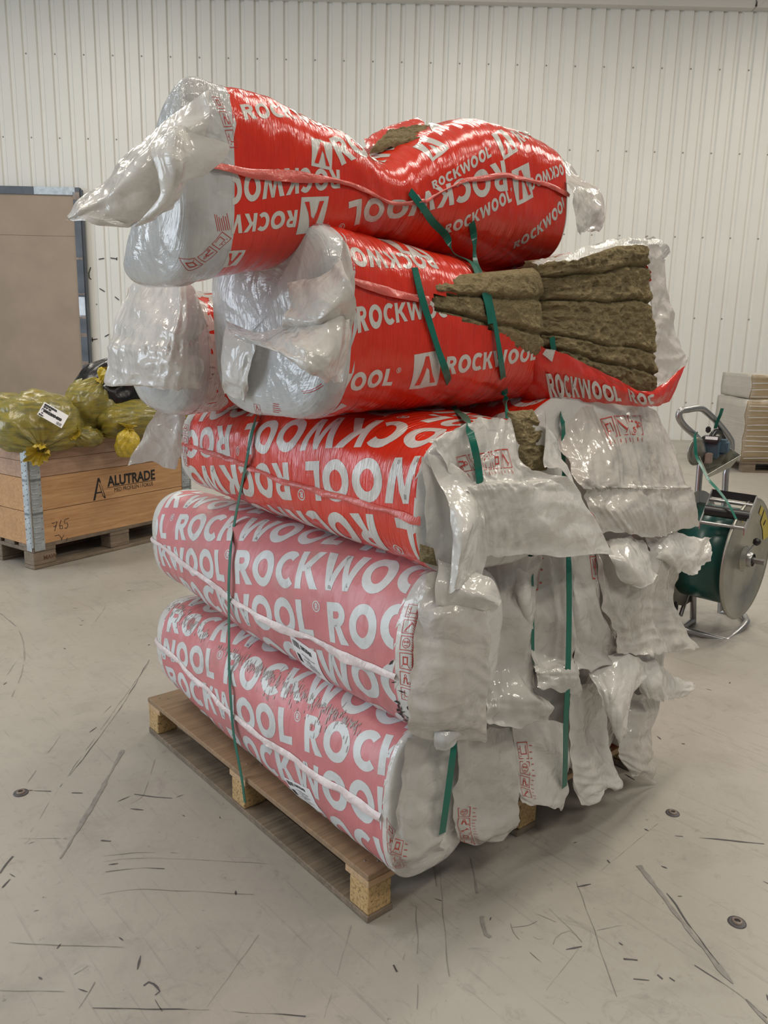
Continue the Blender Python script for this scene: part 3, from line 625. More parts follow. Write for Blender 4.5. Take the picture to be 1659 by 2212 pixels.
HIT = {'strap_left': [((-0.004, 0.5505, 0.1137), (-1.0, 0.0, 0.0)), ((-0.004, 0.5669, 0.1642), (-1.0, 0.0, 0.0)), ((-0.0053, 0.5937, 0.2517), (-0.976, -0.148, -0.161)), ((-0.0118, 0.5951, 0.3678), (-0.996, 0.073, 0.048)), ((0.0045, 0.6283, 0.4372), (-0.915, 0.1, 0.392)), ((-0.0188, 0.5817, 0.6321), (-0.978, 0.126, -0.163)), ((-0.0244, 0.5687, 0.7157), (-1.0, -0.009, 0.002)), ((-0.0061, 0.5868, 0.8007), (-0.899, -0.097, 0.428)), ((0.0385, 0.6428, 0.85), (-0.559, 0.032, 0.828)), ((-0.0083, 0.498, 1.038), (-0.982, 0.187, 0.032)), ((-0.0064, 0.4863, 1.081), (-0.991, 0.058, 0.122)), ((0.0135, 0.494, 1.1341), (-0.751, 0.068, 0.657)), ((0.0467, 0.5323, 1.1594), (-0.583, -0.043, 0.812))], 'strap_a': [((0.0974, 0.0135, 1.4973), (-0.025, -0.912, 0.41)), ((0.1076, 0.0008, 1.4427), (-0.09, -0.992, 0.085)), ((0.1277, -0.0016, 1.3964), (0.001, -1.0, 0.028)), ((0.1575, -0.0024, 1.3344), (0.141, -0.989, -0.045)), ((0.2009, 0.0089, 1.2785), (-0.134, -0.93, -0.342)), ((0.3428, 0.1222, 1.1935), (0.235, -0.145, 0.961)), ((0.1802, -0.0735, 1.191), (-0.121, 0.023, 0.992)), ((0.1337, -0.1496, 1.1501), (0.012, -0.953, 0.304))], 'strap_b': [((0.3418, 0.0913, 1.6213), (-0.068, -0.923, -0.378)), ((0.3733, 0.1109, 1.592), (0.113, -0.7, -0.705)), ((0.3671, 0.0965, 1.5317), (0.226, -0.394, 0.891)), ((0.3311, 0.0318, 1.4868), (0.095, -0.857, 0.507)), ((0.3319, 0.0116, 1.4344), (0.128, -0.969, 0.209)), ((0.3499, 0.0065, 1.3722), (0.214, -0.973, -0.082)), ((0.3815, 0.0131, 1.2984), (-0.01, -0.982, -0.187)), ((0.4762, 0.0782, 1.2248), (0.084, -0.55, -0.831))], 'strap_c': [((0.1354, 0.0764, 1.6582), (-0.026, -0.998, 0.052)), ((0.1743, 0.0807, 1.6343), (0.151, -0.963, -0.224)), ((0.2252, 0.0982, 1.6119), (-0.045, -0.857, -0.513)), ((0.2908, 0.1199, 1.5898), (0.085, -0.682, -0.727)), ((0.316, 0.1166, 1.5478), (0.065, -0.193, 0.979)), ((0.3299, 0.0734, 1.5254), (0.072, -0.511, 0.857)), ((0.3097, 0.0258, 1.4801), (0.029, -0.887, 0.46)), ((0.3172, 0.0095, 1.4337), (0.089, -0.977, 0.194)), ((0.3254, 0.0045, 1.3929), (0.037, -0.996, 0.081))], 'strap_d': [((0.5707, 0.0202, 1.3682), (-0.123, -0.992, -0.027)), ((0.5845, 0.0223, 1.332), (-0.161, -0.983, -0.089)), ((0.6148, 0.0326, 1.2784), (0.026, -0.894, -0.447)), ((0.7634, 0.1365, 1.212), (0.13, -0.219, -0.967)), ((0.6175, 0.009, 1.1707), (0.005, -0.989, 0.146)), ((0.6196, 0.0017, 1.1213), (0.076, -0.991, 0.108))]}
# ================================================================ setting
floor = MB()
floor.add([gp(-13, -9), gp(13, -9), gp(13, 11.8), gp(-13, 11.8)], [(0, 1, 2, 3)], 0)
def fl(pts, w, mi=1, z=.0012):
    P = smooth_path(pts, 10); sd = int(abs(P[0][0] * 997 + P[0][1] * 131)); run = []; ww = []
    L_ = np.r_[0, np.cumsum([np.hypot(*(q[:2] - p[:2])) for p, q in zip(P, P[1:])])]
    for s_ in np.linspace(0, L_[-1], max(6, int(L_[-1] / .02))):
        x, y = np.interp(s_, L_, [p[0] for p in P]), np.interp(s_, L_, [p[1] for p in P])
        k = float(pn(s_ * 9, sd * .37, sd % 50)) + .6 * float(pn(s_ * 31, sd * .11, 3))
        k = min(max(.62 + k * 1.1, 0), 1.25)
        if k > .12: run.append((x + .003 * float(pn(s_ * 14, 1, sd % 9)), y + .003 * float(pn(s_ * 14, 7, sd % 9)), z)); ww.append(w * .62 * k)
        if (k <= .12 or s_ >= L_[-1] - 1e-9):
            if len(run) > 1: stroke(floor, run, ww, (0, 0, 1), mi)
            run, ww = [], []
# scratches, joints and tyre scuffs of the floor paint
for pts, w, mi in (
    ([(0.2721, 1.798, 0), (0.0318, 1.48, 0), (-0.2157, 1.192, 0), (-0.3581, 1.039, 0)], .004, 1), ([(0.2573, 1.766, 0), (-0.053, 1.402, 0), (-0.3581, 1.039, 0), (-0.5007, 0.8599, 0)], .0025, 2),
    ([(-0.1207, 1.137, 0), (-0.2495, 0.9693, 0), (-0.3909, 0.7943, 0), (-0.476, 0.6934, 0)], .022, 2), ([(-0.2001, 0.862, 0), (-0.1579, 0.8097, 0), (-0.1214, 0.7714, 0)], .008, 1),
    ([(-0.4276, 1.067, 0), (-0.3884, 1.03, 0)], .009, 1), ([(-0.3425, 0.9843, 0), (-0.3112, 0.9563, 0)], .008, 1), ([(-0.4674, 1.099, 0), (-0.4298, 1.069, 0)], .005, 1),
    ([(-0.4398, 0.7739, 0), (-0.423, 0.7579, -0)], .009, 1), ([(-0.3638, 0.7028, 0), (-0.343, 0.681, 0)], .011, 1), ([(-0.5336, 0.8513, 0), (-0.4467, 0.7794, -0)], .002, 2),
    ([(-0.3823, 0.6333, 0), (-0.3055, 0.5895, 0), (-0.2116, 0.5094, 0), (-0.0703, 0.3667, 0)], .003, 2), ([(-0.3947, 0.6113, 0), (-0.3153, 0.5674, 0), (-0.2043, 0.4713, 0), (-0.0446, 0.3169, 0)], .0022, 2),
    ([(-0.4049, 0.5671, 0), (-0.3326, 0.5281, 0), (-0.2824, 0.4855, 0)], .004, 1), ([(-0.4485, 0.4923, 0), (-0.3756, 0.4577, 0), (-0.2798, 0.3743, 0), (-0.0773, 0.1834, 0)], .0025, 2),
    ([(-0.6673, 0.4645, 0), (-0.5896, 0.3909, 0), (-0.4711, 0.2879, 0)], .003, 2), ([(-0.7228, 0.3336, 0), (-0.6192, 0.2464, 0)], .0025, 2), ([(-0.5904, 0.1679, 0), (-0.5036, 0.0945, 0), (-0.3887, -0.005, 0), (-0.2643, -0.1238, 0)], .0035, 1),
    ([(-0.6122, 0.1857, 0), (-0.5613, 0.2312, 0)], .003, 2), ([(-0.024, 1.474, 0), (-0.0925, 1.41, 0), (0.2725, 2.405, 0)][:2], .003, 2), ([(0.4458, 2.648, 0), (0.2629, 2.38, 0)], .003, 2),
    ([(-0.0545, 2.773, 0), (-0.0512, 2.492, 0), (-0.1154, 2.19, 0), (-0.2013, 1.951, 0), (-0.2867, 1.776, 0)], .008, 2), ([(-0.0627, 1.016, 0), (-0.1393, 0.899, 0), (-0.1848, 0.8373, 0), (-0.2348, 0.8211, 0)], .003, 2),
    ([(-0.4857, 0.1571, 0), (-0.47, 0.1572, 0), (-0.4645, 0.1241, 0), (-0.4773, 0.1188, 0)], .010, 1), ([(-0.4825, 0.1075, 0), (-0.4842, 0.0713, 0)], .010, 1), ([(-0.6147, 0.7282, 0), (-0.5892, 0.7596, 0), (-0.5686, 0.7797, 0)], .007, 1),
    ([(-0.6259, 0.6674, 0), (-0.6016, 0.688, 0)], .012, 1), ([(-0.5882, 0.2791, 0), (-0.5549, 0.2823, 0)], .004, 1), ([(0.8978, -0.2755, 0), (0.952, -0.3324, 0), (1.012, -0.3965, 0), (1.061, -0.4545, 0)], .007, 1),
    ([(0.5156, -0.219, 0), (0.4299, -0.3225, 0), (0.3563, -0.406, 0), (0.248, -0.5315, 0)], .003, 2), ([(0.7007, -0.2843, 0), (0.6211, -0.4248, 0), (0.5699, -0.5138, 0), (0.514, -0.6206, 0), (0.459, -0.7357, 0)], .024, 2),
    ([(0.4894, -0.5579, 0), (0.4888, -0.6333, 0), (0.473, -0.7294, 0)], .004, 1), ([(0.6586, -0.3902, 0), (0.566, -0.5389, 0), (0.4877, -0.6646, 0)], .006, 1), ([(0.4025, 0.055, -0), (0.3528, -0.0059, 0), (0.2844, -0.0897, 0)], .008, 2),
    ([(0.1306, -0.0303, 0), (0.0114, -0.1623, 0), (-0.0741, -0.2546, 0)], .003, 2), ([(0.2857, 0.0477, 0), (0.139, -0.1179, 0), (0.0378, -0.2347, 0)], .003, 2), ([(0.2847, 0.0731, -0), (0.2226, -0.0068, 0)], .004, 2),
    ([(0.2307, -0.1519, 0), (0.1937, -0.2007, 0), (0.1966, -0.2125, 0)], .012, 2), ([(0.3808, -0.2357, 0), (0.3669, -0.3016, 0), (0.3504, -0.3573, 0)], .003, 2), ([(0.2309, -0.301, 0), (0.2272, -0.337, 0), (0.2383, -0.382, 0)], .0035, 1),
    ([(0.2677, -0.2117, 0), (0.2502, -0.2367, 0), (0.2432, -0.2595, 0)], .002, 2), ([(0.2588, -0.2223, 0), (0.2936, -0.2425, 0), (0.3231, -0.2465, 0)], .002, 2), ([(0.3419, -0.2313, 0), (0.3512, -0.259, 0), (0.3554, -0.2765, 0)], .002, 2),
    ([(0.2754, -0.2741, 0), (0.2835, -0.2921, 0), (0.3286, -0.2864, 0)], .002, 2), ([(0.2928, -0.3182, 0), (0.3226, -0.3085, 0), (0.3605, -0.3198, 0), (0.3504, -0.3573, 0)], .002, 2), ([(0.4102, -0.356, 0), (0.4722, -0.3845, 0), (0.466, -0.4049, 0)], .002, 2),
    ([(0.3468, -0.4935, 0), (0.3687, -0.5162, 0)], .005, 1), ([(0.3988, -0.5205, 0), (0.3965, -0.5354, 0)], .008, 1), ([(0.4124, -0.5416, 0), (0.4124, -0.5549, 0)], .006, 1), ([(0.3805, -0.447, 0), (0.4023, -0.4699, 0)], .007, 1),
    ([(0.1866, -0.0372, 0), (0.1936, -0.0514, 0)], .004, 1), ([(0.6546, -0.2177, 0), (0.6488, -0.2304, 0)], .008, 1), ([(-0.0347, -0.1337, 0), (-0.0415, -0.1537, 0)], .006, 1), ([(-0.0098, -0.1365, 0), (0.0775, -0.0877, 0)], .002, 2),
    ([(2.266, 0.5191, 0), (2.485, 0.4879, 0), (2.92, 0.3771, 0)], .003, 2), ([(0.6067, -0.2333, 0), (0.9107, -0.2126, 0)], .002, 2), ([(0.1727, -0.393, 0), (0.3269, -0.3641, 0)], .0015, 2),
    ([(-0.2911, 1.91, 0), (-0.1735, 2.107, 0)], .003, 2), ([(-0.4261, 1.125, 0), (-0.249, 1.358, 0)], .003, 2), ([(-0.2377, -0.1513, 0), (-0.0315, 0.0195, 0)], .002, 2), ([(-0.4475, 0.002, 0), (-0.2166, 0.1304, 0)], .002, 2)):
    fl(pts, w, mi)
rnd = random.Random(4)
for k in range(150):     # small chips in the paint
    r, f = rnd.uniform(-1.6, 1.9), rnd.uniform(.7, 4.2); p = gp(r, f, .0012); a = rnd.uniform(0, 3); l = rnd.choice((.006, .008, .012, .02)); s_ = rnd.uniform(.002, .006)
    stroke(floor, [(p[0] - l * math.cos(a), p[1] - l * math.sin(a), .0012), p, (p[0] + l * math.cos(a), p[1] + l * math.sin(a), .0012)], [s_ * .4, s_, s_ * .3], (0, 0, 1), 1)
tag(floor.build('floor', [M['floor'], M['concrete_mark'], M['mark_soft']]), kind='structure')
def anchor(p, r, label):
    e = empty('floor_anchor', (p[0], p[1], 0)); tag(e, label, 'floor anchor', 'steel anchor sockets in the floor')
    a = MB(); a.lathe((0, 0, 0), (0, 0, 1), [(.0005, r * 1.35), (.0025, r * 1.3), (.003, r), (.003, .0)], 28); a.build('recess_ring', M['concrete_mark'], e)
    b = MB(); b.lathe((0, 0, 0), (0, 0, 1), [(.002, r * .78), (.007, r * .74), (.008, r * .5), (.0035, r * .46)], 24); b.build('socket_rim', M['worn'], e)
    c = MB(); c.lathe((0, 0, 0), (0, 0, 1), [(.004, r * .44), (.0045, 0)], 16); c.build('socket_hole', M['black'], e)
anchor((-0.4605, 1.077, 0), .016, 'steel floor anchor beside black scuffs on the floor left of the pallet')
anchor((0.9953, -0.2119, 0), .015, 'steel floor anchor right of the pallet, just behind the long dark scratch')
anchor((0.697, -0.5537, 0), .016, 'steel floor anchor closest to the lower right corner of the photo')
anchor((0.9562, -0.0425, 0), .006, 'tiny steel floor anchor under the white film edge at the right of the pallet') if False else None

WF = 11.75; WTOP = 5.70
prof = []; x = -9.0; per = .1945
while x < 9.2:
    prof += [(x, 0), (x + .115, 0), (x + .128, .03), (x + .176, .03)]; x += per
wall = MB(); n = len(prof)
vs = [gp(r, WF + d, z) for z in (0, WTOP + .3) for r, d in prof]
wall.add(vs, [(i, i + 1, n + i + 1, n + i) for i in range(n - 1)], 0)
for k in range(8, 92, 2):        # screw heads in the troughs
    for z in (.55, 1.75, 2.85, 3.95, 5.0):
        r = -9.0 + per * k + .152
        wall.lathe(gp(r, WF + .029, z), -FW, [(0, .011), (.005, .010), (.008, .004), (.009, 0)], 8, 1)
for pts in ([(3.402, 10.4, 2.255), (3.379, 10.42, 2.173), (3.381, 10.42, 2.11), (3.4, 10.4, 2.091)], [(3.491, 10.32, 2.364), (3.55, 10.27, 2.379)], [(3.615, 10.21, 2.387), (3.679, 10.16, 2.376)], [(3.685, 10.15, 2.395), (3.683, 10.16, 2.357)],
            [(3.485, 10.33, 1.967), (3.538, 10.28, 1.925)], [(3.645, 10.19, 1.858), (3.688, 10.15, 1.814)], [(3.37, 10.43, 1.25), (3.436, 10.37, 1.265)], [(3.377, 10.42, 1.283), (3.379, 10.42, 1.224)], [(3.514, 10.3, 1.3), (3.565, 10.26, 1.334)]):
    stroke(wall, pts, .012, tuple(-FW), 2)
tag(wall.build('wall_back', [M['wall'], M['screw'], M['ink_black']]), kind='structure')
cei = MB(); cei.add([gp(-13, -9, 6.25), gp(13, -9, 6.25), gp(13, 11.9, 6.25), gp(-13, 11.9, 6.25)], [(0, 3, 2, 1)], 0)
tag(cei.build('ceiling', M['ceil']), kind='structure')
def boxg(mb, r0, r1, f0, f1, z0, z1, mi=0):
    mb.add([gp(r0, f0, z0), gp(r1, f0, z0), gp(r1, f1, z0), gp(r0, f1, z0), gp(r0, f0, z1), gp(r1, f0, z1), gp(r1, f1, z1), gp(r0, f1, z1)],
           [(0, 3, 2, 1), (4, 5, 6, 7), (0, 1, 5, 4), (1, 2, 6, 5), (2, 3, 7, 6), (3, 0, 4, 7)], mi)
tr = MB(); boxg(tr, -13, 4.70, WF - .12, WF + .02, 5.70, 6.24); boxg(tr, 4.715, 13, WF - .125, WF + .02, 5.705, 6.24)
tr.add([gp(4.66, WF - .13, 5.70), gp(4.74, WF - .13, 5.71), gp(4.95, WF - .13, 5.92), gp(4.70, WF - .13, 5.76)], [(0, 1, 2, 3)], 0)
tr.add([gp(4.69, WF - .135, 5.71), gp(4.72, WF - .135, 5.71), gp(4.715, WF - .135, 5.78), gp(4.70, WF - .135, 5.75)], [(0, 1, 2, 3)], 1)
tag(tr.build('trim_1', [M['ceil'], M['black']]), kind='structure')
# framed beige panel door at the left of the back wall
dr = empty('door_1'); tag(dr, 'tall beige panel door in a worn dark steel frame on the left of the white ribbed wall', 'door', kind='structure')
DF = 11.6; rx = (3.272, 10.33, 3.288); DZ = rx[2]; dR = float(np.dot(np.array(rx) - G0, RT))
p1 = MB(); boxg(p1, dR - 2.8, dR - .09, DF + .02, DF + .05, 0, DZ - .64); boxg(p1, dR - 2.8, dR - .09, DF + .018, DF + .05, DZ - .637, DZ - .09)
p1.build('door_panel', M['panel'], dr)
p2 = MB(); boxg(p2, dR - .09, dR, DF, DF + .09, 0, DZ); boxg(p2, dR - 2.8, dR - .09, DF, DF + .09, DZ - .1, DZ)
boxg(p2, dR, dR + .018, DF + .03, DF + .1, 0, DZ - .02)
boxg(p2, dR - .62, dR - .06, DF - .003, DF, DZ - .1, DZ, 1); boxg(p2, dR - .09, dR, DF - .003, DF, DZ - .16, DZ - .06, 2)
for z, h in ((DZ - .95, .03), (DZ - 1.42, .02), (DZ - 1.75, .05), (DZ - 2.0, .05), (DZ - 2.4, .06)):
    boxg(p2, dR - .09, dR, DF - .003, DF, z, z + h, 2)
boxg(p2, dR - .088, dR - .002, DF - .003, DF, DZ - 1.72, DZ - 1.45, 3)
p2.build('door_frame', [M['darksteel'], M['galv'], M['worn'], M['steel']], dr)

# ================================================================ pallet under the packs
PH = .129; PX_, PY_ = 1.18, 1.2
pal = empty('wooden_pallet', (0, 0, 0)); tag(pal, 'square wooden pallet carrying the tall stack of insulation packs', 'pallet')
def board(lo, hi, m, name, bev=.0025): b = MB(); b.box(lo, hi, 0, bev); o = b.build(name, m, pal); return o
for x0, x1 in ((0, .125), (.2, .3), (.37, .47), (.54, .64), (.71, .81), (.88, .98), (1.055, 1.18)):
    board((x0, 0, .113), (x1, 1.2, PH), M['plywood'] if x0 == 0 else M['old_wood'], 'top_board')
for y0, y1 in ((0, .09), (.555, .645), (1.11, 1.2)):
    board((0.001, y0, .094), (PX_, y1, .1128), M['pale_wood'], 'stretcher_board')
for x0 in (0, .548, 1.105):
    for y0 in (0, .561, 1.127):
        board((x0 + .002, y0 + .001, .0195), (x0 + .074, y0 + .073, .0938), M['chipblock'], 'block', .004)
for x0 in (0, .54, 1.1):
    board((x0, 0, .001), (x0 + .08, 1.2, .0193), M['old_wood'], 'bottom_board')
for x, y in ((.03, 1.17), (.05, 1.15), (.04, .61), (.07, .58), (.03, .05), (.055, .03)):
    nl = MB(); nl.lathe((x, y, PH - .0005), (0, 0, 1), [(0, .004), (.0012, .0035), (.0014, 0)], 8); nl.build('nail_head', M['worn'], pal)

# ================================================================ insulation packs
def norm_frame(f, ratio=.93, fix=None):
    o, ex, ey = [np.array(v, float) for v in f]
    if fix: ex = fix[0] * np.array((math.cos(fix[1]), math.sin(fix[1])))
    l = np.hypot(*ex); s_ = 1
    pe = np.array((-ex[1], ex[0])) / l
    if fix is None and pe @ ey < 0: s_ = -1
    return o, ex, pe * l * ratio * s_
def rows(pk, fr, lim, n0, n1, slot, pitch=.112, shift=-.40, per=.835, reg=True):
    o, ex, ey = fr; eu = ex / np.hypot(*ex); ev = ey / np.hypot(*ey); out = []
    for r in range(n0, n1):
        for c in range(-3, 4):
            oo = o + ev * pitch * r + eu * (((shift * r) % per) + per * c)
            if -1.6 < oo[0] < 2.8: out += decal_word(pk, oo, ex, ey, lim, slot, reg=reg)
    return out
def printed(pk, key):
    d = DEC[key]; out = []
    for f in d.get('icons', ()):
        o, ex, ey, n = [np.array(v, float) for v in f]; n = int(n)
        for k in range(n):
            st = ey / n; out += icon((k * 3 + 1) % 5, o + st * k, ex, st * .86)
    for i, f in enumerate(d.get('lines', ())):
        o, ex, ey, n = [np.array(v, float) for v in f]; out += lines(int(n), o, ex, ey, i)
    return out
def jag(pk, at, w, slot, n=26, seed=0, flip=1):
    """ragged edge of the printed zone: unprinted teeth"""
    rr = random.Random(seed); out = []
    for k in range(n):
        v0 = pk.P * k / n; v1 = v0 + pk.P / n * rr.uniform(.3, .9)
        out.append(([(at, v0), (at + flip * w * rr.uniform(.2, 1), (v0 + v1) / 2 + .01), (at + flip * w * rr.uniform(.0, .5), v1)][::flip], slot, .0004))
    return out
SEAMV = {}
def new_pack(key, label, mats, lo, hi, decals, hole=None, group='insulation packs stacked on the pallet'):
    pk = PK[key]; e = empty('insulation_pack'); tag(e, label, 'insulation pack', group)
    def slot(u, v, c): return 1 if (u < lo or u > hi) else 0
    pk.mesh('film_wrap', mats, slot, decals, hole, e); return e, pk
def label_sticker(pk, f, seed):
    """white delivery label with bar code and rows of print"""
    o, ex, ey = [np.array(v, float) for v in f]; rr = random.Random(seed); out = [([tuple(o), tuple(o + ex), tuple(o + ex + ey), tuple(o + ey)], 4, .0011)]
    P = []; x = .06
    while x < .30: w = rr.choice((.006, .012, .018)); P += _rect(x, .74, x + w, .92); x += w + rr.choice((.008, .014))
    vs, fs = text_polys('3580200400', .16, .004)
    for fc in fs: P.append([(.34 + vs[i][0] * .55, .78 + vs[i][1]) for i in fc])
    for k in range(9): P += _rect(.3 + .1 * (k % 3), .62 - .05 * k, rr.uniform(.5, .9), .635 - .05 * k)
    P += _rect(.08, .3, .2, .55)
    return out + [(p, 5, .0016) for p in frame_map(P, o, ex, ey)]
def smears(pk, u0, seed):
    rr = random.Random(seed); out = []
    for k in range(30):
        u = u0 - .005 + abs(rr.gauss(.0, .018)); v = .12 + rr.gauss(.02, .03); a = rr.uniform(0, 3.1); l = rr.uniform(.004, .014); h = rr.uniform(.001, .004)
        c, s_ = math.cos(a), math.sin(a); out.append(([(u - c * l, v - s_ * l), (u + s_ * h, v - c * h), (u + c * l, v + s_ * l), (u - s_ * h, v + c * h)], 5, .0016))
    return out
def dirt_line(seed):
    rr = random.Random(seed); out = []
    for u0, u1, v0, v1, n, spread in ((.52, 1.2, .395, .40, 260, .006), (.60, 1.2, .385, .385, 130, .02), (.06, .45, .44, .40, 110, .012), (.10, .34, .43, .41, 70, .025)):
        for k in range(n):
            t = rr.random() ** .9; u = u0 + (u1 - u0) * t; v = v0 + (v1 - v0) * t + rr.gauss(0, spread); h = rr.uniform(.002, .008) * (1 + spread * 20); w = rr.uniform(.0006, .0022)
            out.append(([(u - w, v - h), (u + w, v - h * .7), (u + w * .4, v + h), (u - w * .6, v + h * .6)], 6, .0015))
    return out
FILMS = lambda a, b, c: [M[a], M[b], M[c], M['ink'], M['paper'], M['ink_black'], M['dirt']]
# -- lowest and second layer: packs on edge, five side by side
pk = PK['L1']; lim = (pk.u_of(1.12), pk.u_of(-.055))
dec = rows(pk, norm_frame(DEC['L1']['rows'], .89, (.098, .20)), lim, -4, 4, 2) + printed(pk, 'L1') + label_sticker(pk, DEC['L1']['label'], 3) + dirt_line(5) + jag(pk, lim[1], -.02, 1, seed=1, flip=-1)
L1, _ = new_pack('L1', 'faded pink film pack with dirty streaks in the lowest layer, lying on the pallet edge', FILMS('pink', 'white', 'letter_pale'), *lim, dec)
fin(pk, .03, lim[1] + .0, .255, .022, M['seam_pale'], 'film_seam', L1, 3, dv=((0, .4, .8, 1.25), (.30, .255, .235, .26)))
pk = PK['L2']; lim = (pk.u_of(1.13), pk.u_of(-.085))
dec = rows(pk, norm_frame(DEC['L2']['rows'], .89, (.098, .19)), lim, -4, 5, 2) + printed(pk, 'L2') + label_sticker(pk, DEC['L2']['label'], 4) + smears(pk, lim[1], 8) + jag(pk, lim[1], -.02, 1, seed=2, flip=-1)
L2, _ = new_pack('L2', 'faded pink film pack of the second layer with a white delivery label', FILMS('pink', 'white', 'letter_pale'), *lim, dec)
fin(pk, .02, lim[1] + .01, .25, .022, M['seam_pale'], 'film_seam', L2, 5, dv=((0, .5, .9, 1.3), (.27, .235, .215, .235)))
# black smears on the near end of the second-layer pack
LOWL = ['white-ended pack in the lowest layer, next to the dirty pink pack', 'white-ended pack of the lowest layer, third from the pallet edge corner',
        'crumpled white-ended pack second from the right in the lowest layer', 'crumpled white-ended pack at the far right of the lowest layer']
TOPL = ['white-ended pack of the second layer beside the black-smeared end of the pink one', 'white-ended pack of the second layer, third from left, just left of the hanging strap',
        'white-ended pack second from the right in the second layer', 'white-ended pack farthest right in the second layer, crumpled film sticking out']
inner = {}
XS = ((.255, .475), (.475, .71), (.71, .945), (.945, 1.165))
for layer, (labs, z0, z1) in enumerate(((LOWL, .130, .508), (TOPL, .512, .862))):
    for i, (x0, x1) in enumerate(XS):
        cx, a, cz, b = (x0 + x1) / 2, (x1 - x0) / 2 + .002, (z0 + z1) / 2, (z1 - z0) / 2
        if layer and i == 0: cx += .012; a -= .01
        key = 'I%d%d' % (layer, i)
        PK[key] = Pack('y', [(1.12, cx, cz, a - .01, b, 3.2), (.5, cx, cz, a, b, 3.4), (-.015 - .01 * (i % 2), cx, cz, a, b, 3.4)], 40, 60, (.04, .03), 30 + i + 7 * layer, .005)
        e, p = new_pack(key, labs[i], FILMS('red', 'white', 'letter'), .03, PK[key].u_of(.03), [])
        inner[(layer, i)] = e
# -- third layer
pk = PK['L3']; lim = (pk.u_of(.875), pk.u_of(-.125))
fr = norm_frame(DEC['L3']['rows'], .89, (.098, math.pi + .15))
def l3hole(c, n): return c[1] < -.02 and ((c[0] - .395) / .05)**2 + ((c[2] - 1.10) / .085)**2 < 1
dec = rows(pk, fr, lim, -3, 6, 2, pitch=.112, shift=-.30) + printed(pk, 'L3') + jag(pk, lim[1], -.05, 1, 14, 5, -1)
L3, _ = new_pack('L3', 'bright red third-layer pack with large upside-down white lettering on its left side', FILMS('red', 'white', 'letter'), *lim, dec)
fin(pk, lim[0] - .03, lim[1] + .01, .33, .016, M['seam'], 'film_seam', L3, 7, dv=((0, .35, .7, 1.05), (.335, .325, .30, .30)))
ch = MB()
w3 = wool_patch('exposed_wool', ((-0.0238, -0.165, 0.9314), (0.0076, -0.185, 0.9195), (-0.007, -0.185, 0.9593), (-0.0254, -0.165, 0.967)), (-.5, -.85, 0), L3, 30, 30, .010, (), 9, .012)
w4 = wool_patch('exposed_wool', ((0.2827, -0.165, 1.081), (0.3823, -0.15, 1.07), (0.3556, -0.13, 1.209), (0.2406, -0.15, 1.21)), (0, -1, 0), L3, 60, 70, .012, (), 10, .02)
pk = PK['L3b']; lim = (.02, pk.u_of(.035))
dec = rows(pk, (np.array((.5, .62)), np.array((.098, .02)), np.array((-.018, .0875))), lim, -4, 4, 2)
L3b, _ = new_pack('L3b', 'third-layer pack on the right with a wide gathered white end hood hanging down', FILMS('red', 'white', 'letter'), *lim, dec)
# -- fourth layer
TEAR = [(0.1432, 0, 1.444), (0.3059, 0, 1.467), (0.4618, 0, 1.51), (0.5268, 0, 1.463), (0.5452, 0, 1.539), (0.708, 0, 1.585), (0.9337, 0, 1.625), (1.033, 0, 1.588), (1.101, 0, 1.217), (1, 0, 1.23), (0.8129, 0, 1.272), (0.6447, -0, 1.316), (0.5305, 0, 1.344), (0.3753, 0, 1.375), (0.2364, 0, 1.4), (0.1514, 0, 1.414)]
TP = [(p[0], p[2]) for p in TEAR]
def l4hole(c, n): return c[1] < .2 and n[1] < -.15 and in_poly(c[0], c[2], TP)
pk = PK['L4']; lim = (pk.u_of(-.075), pk.u_of(1.6))
dec = []
for i, f in enumerate(DEC['L4']['words']):
    if i == 5: continue
    dec += decal_word(pk, *norm_frame(f, .95), lim)
dec += decal_word(pk, np.array((.98, .66)), -np.array((.036, .012)), -np.array((-.012, .036)), lim) + decal_word(pk, np.array((.62, .745)), -np.array((.036, .012)), -np.array((-.012, .036)), lim)
for f in DEC['L4']['logos']: dec += decal_logo(pk, *norm_frame(f, 1.0), lim)
dec += decal_logo(pk, np.array((.80, .60)), np.array((.075, .02)), np.array((-.02, .075)), lim) + decal_logo(pk, np.array((1.12, .22)), np.array((.06, -.02)), np.array((.02, .06)), lim) + decal_word(pk, np.array((1.04, .66)), np.array((.04, .012)), np.array((-.012, .037)), lim)
dec += printed(pk, 'L4') + jag(pk, lim[0], .035, 1, 18, 6, 1)
L4, _ = new_pack('L4', 'large red pack across the fourth layer, its film slit open showing brown rock wool', FILMS('red', 'silver', 'letter'), lim[0], 9, dec, l4hole)
fin(pk, lim[0] - .02, lim[0] + .21, .49, .022, M['seam'], 'film_seam', L4, 9, 50, .010, dv=((0, .2, .35), (.435, .425, .42)))
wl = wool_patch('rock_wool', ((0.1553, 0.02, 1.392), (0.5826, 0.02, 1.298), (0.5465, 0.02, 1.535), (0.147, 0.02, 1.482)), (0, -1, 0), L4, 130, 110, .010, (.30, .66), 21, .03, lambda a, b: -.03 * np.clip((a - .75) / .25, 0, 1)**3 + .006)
wr = wool_patch('rock_wool', ((0.5581, 0.01, 1.304), (1.083, 0.01, 1.201), (0.9526, 0.01, 1.636), (0.5288, 0.01, 1.549)), (0, -1, 0), L4, 140, 140, .014, (.16, .30, .62, .84), 22, .03, lambda a, b: -.05 * np.clip((.2 - a) / .2, 0, 1)**3)
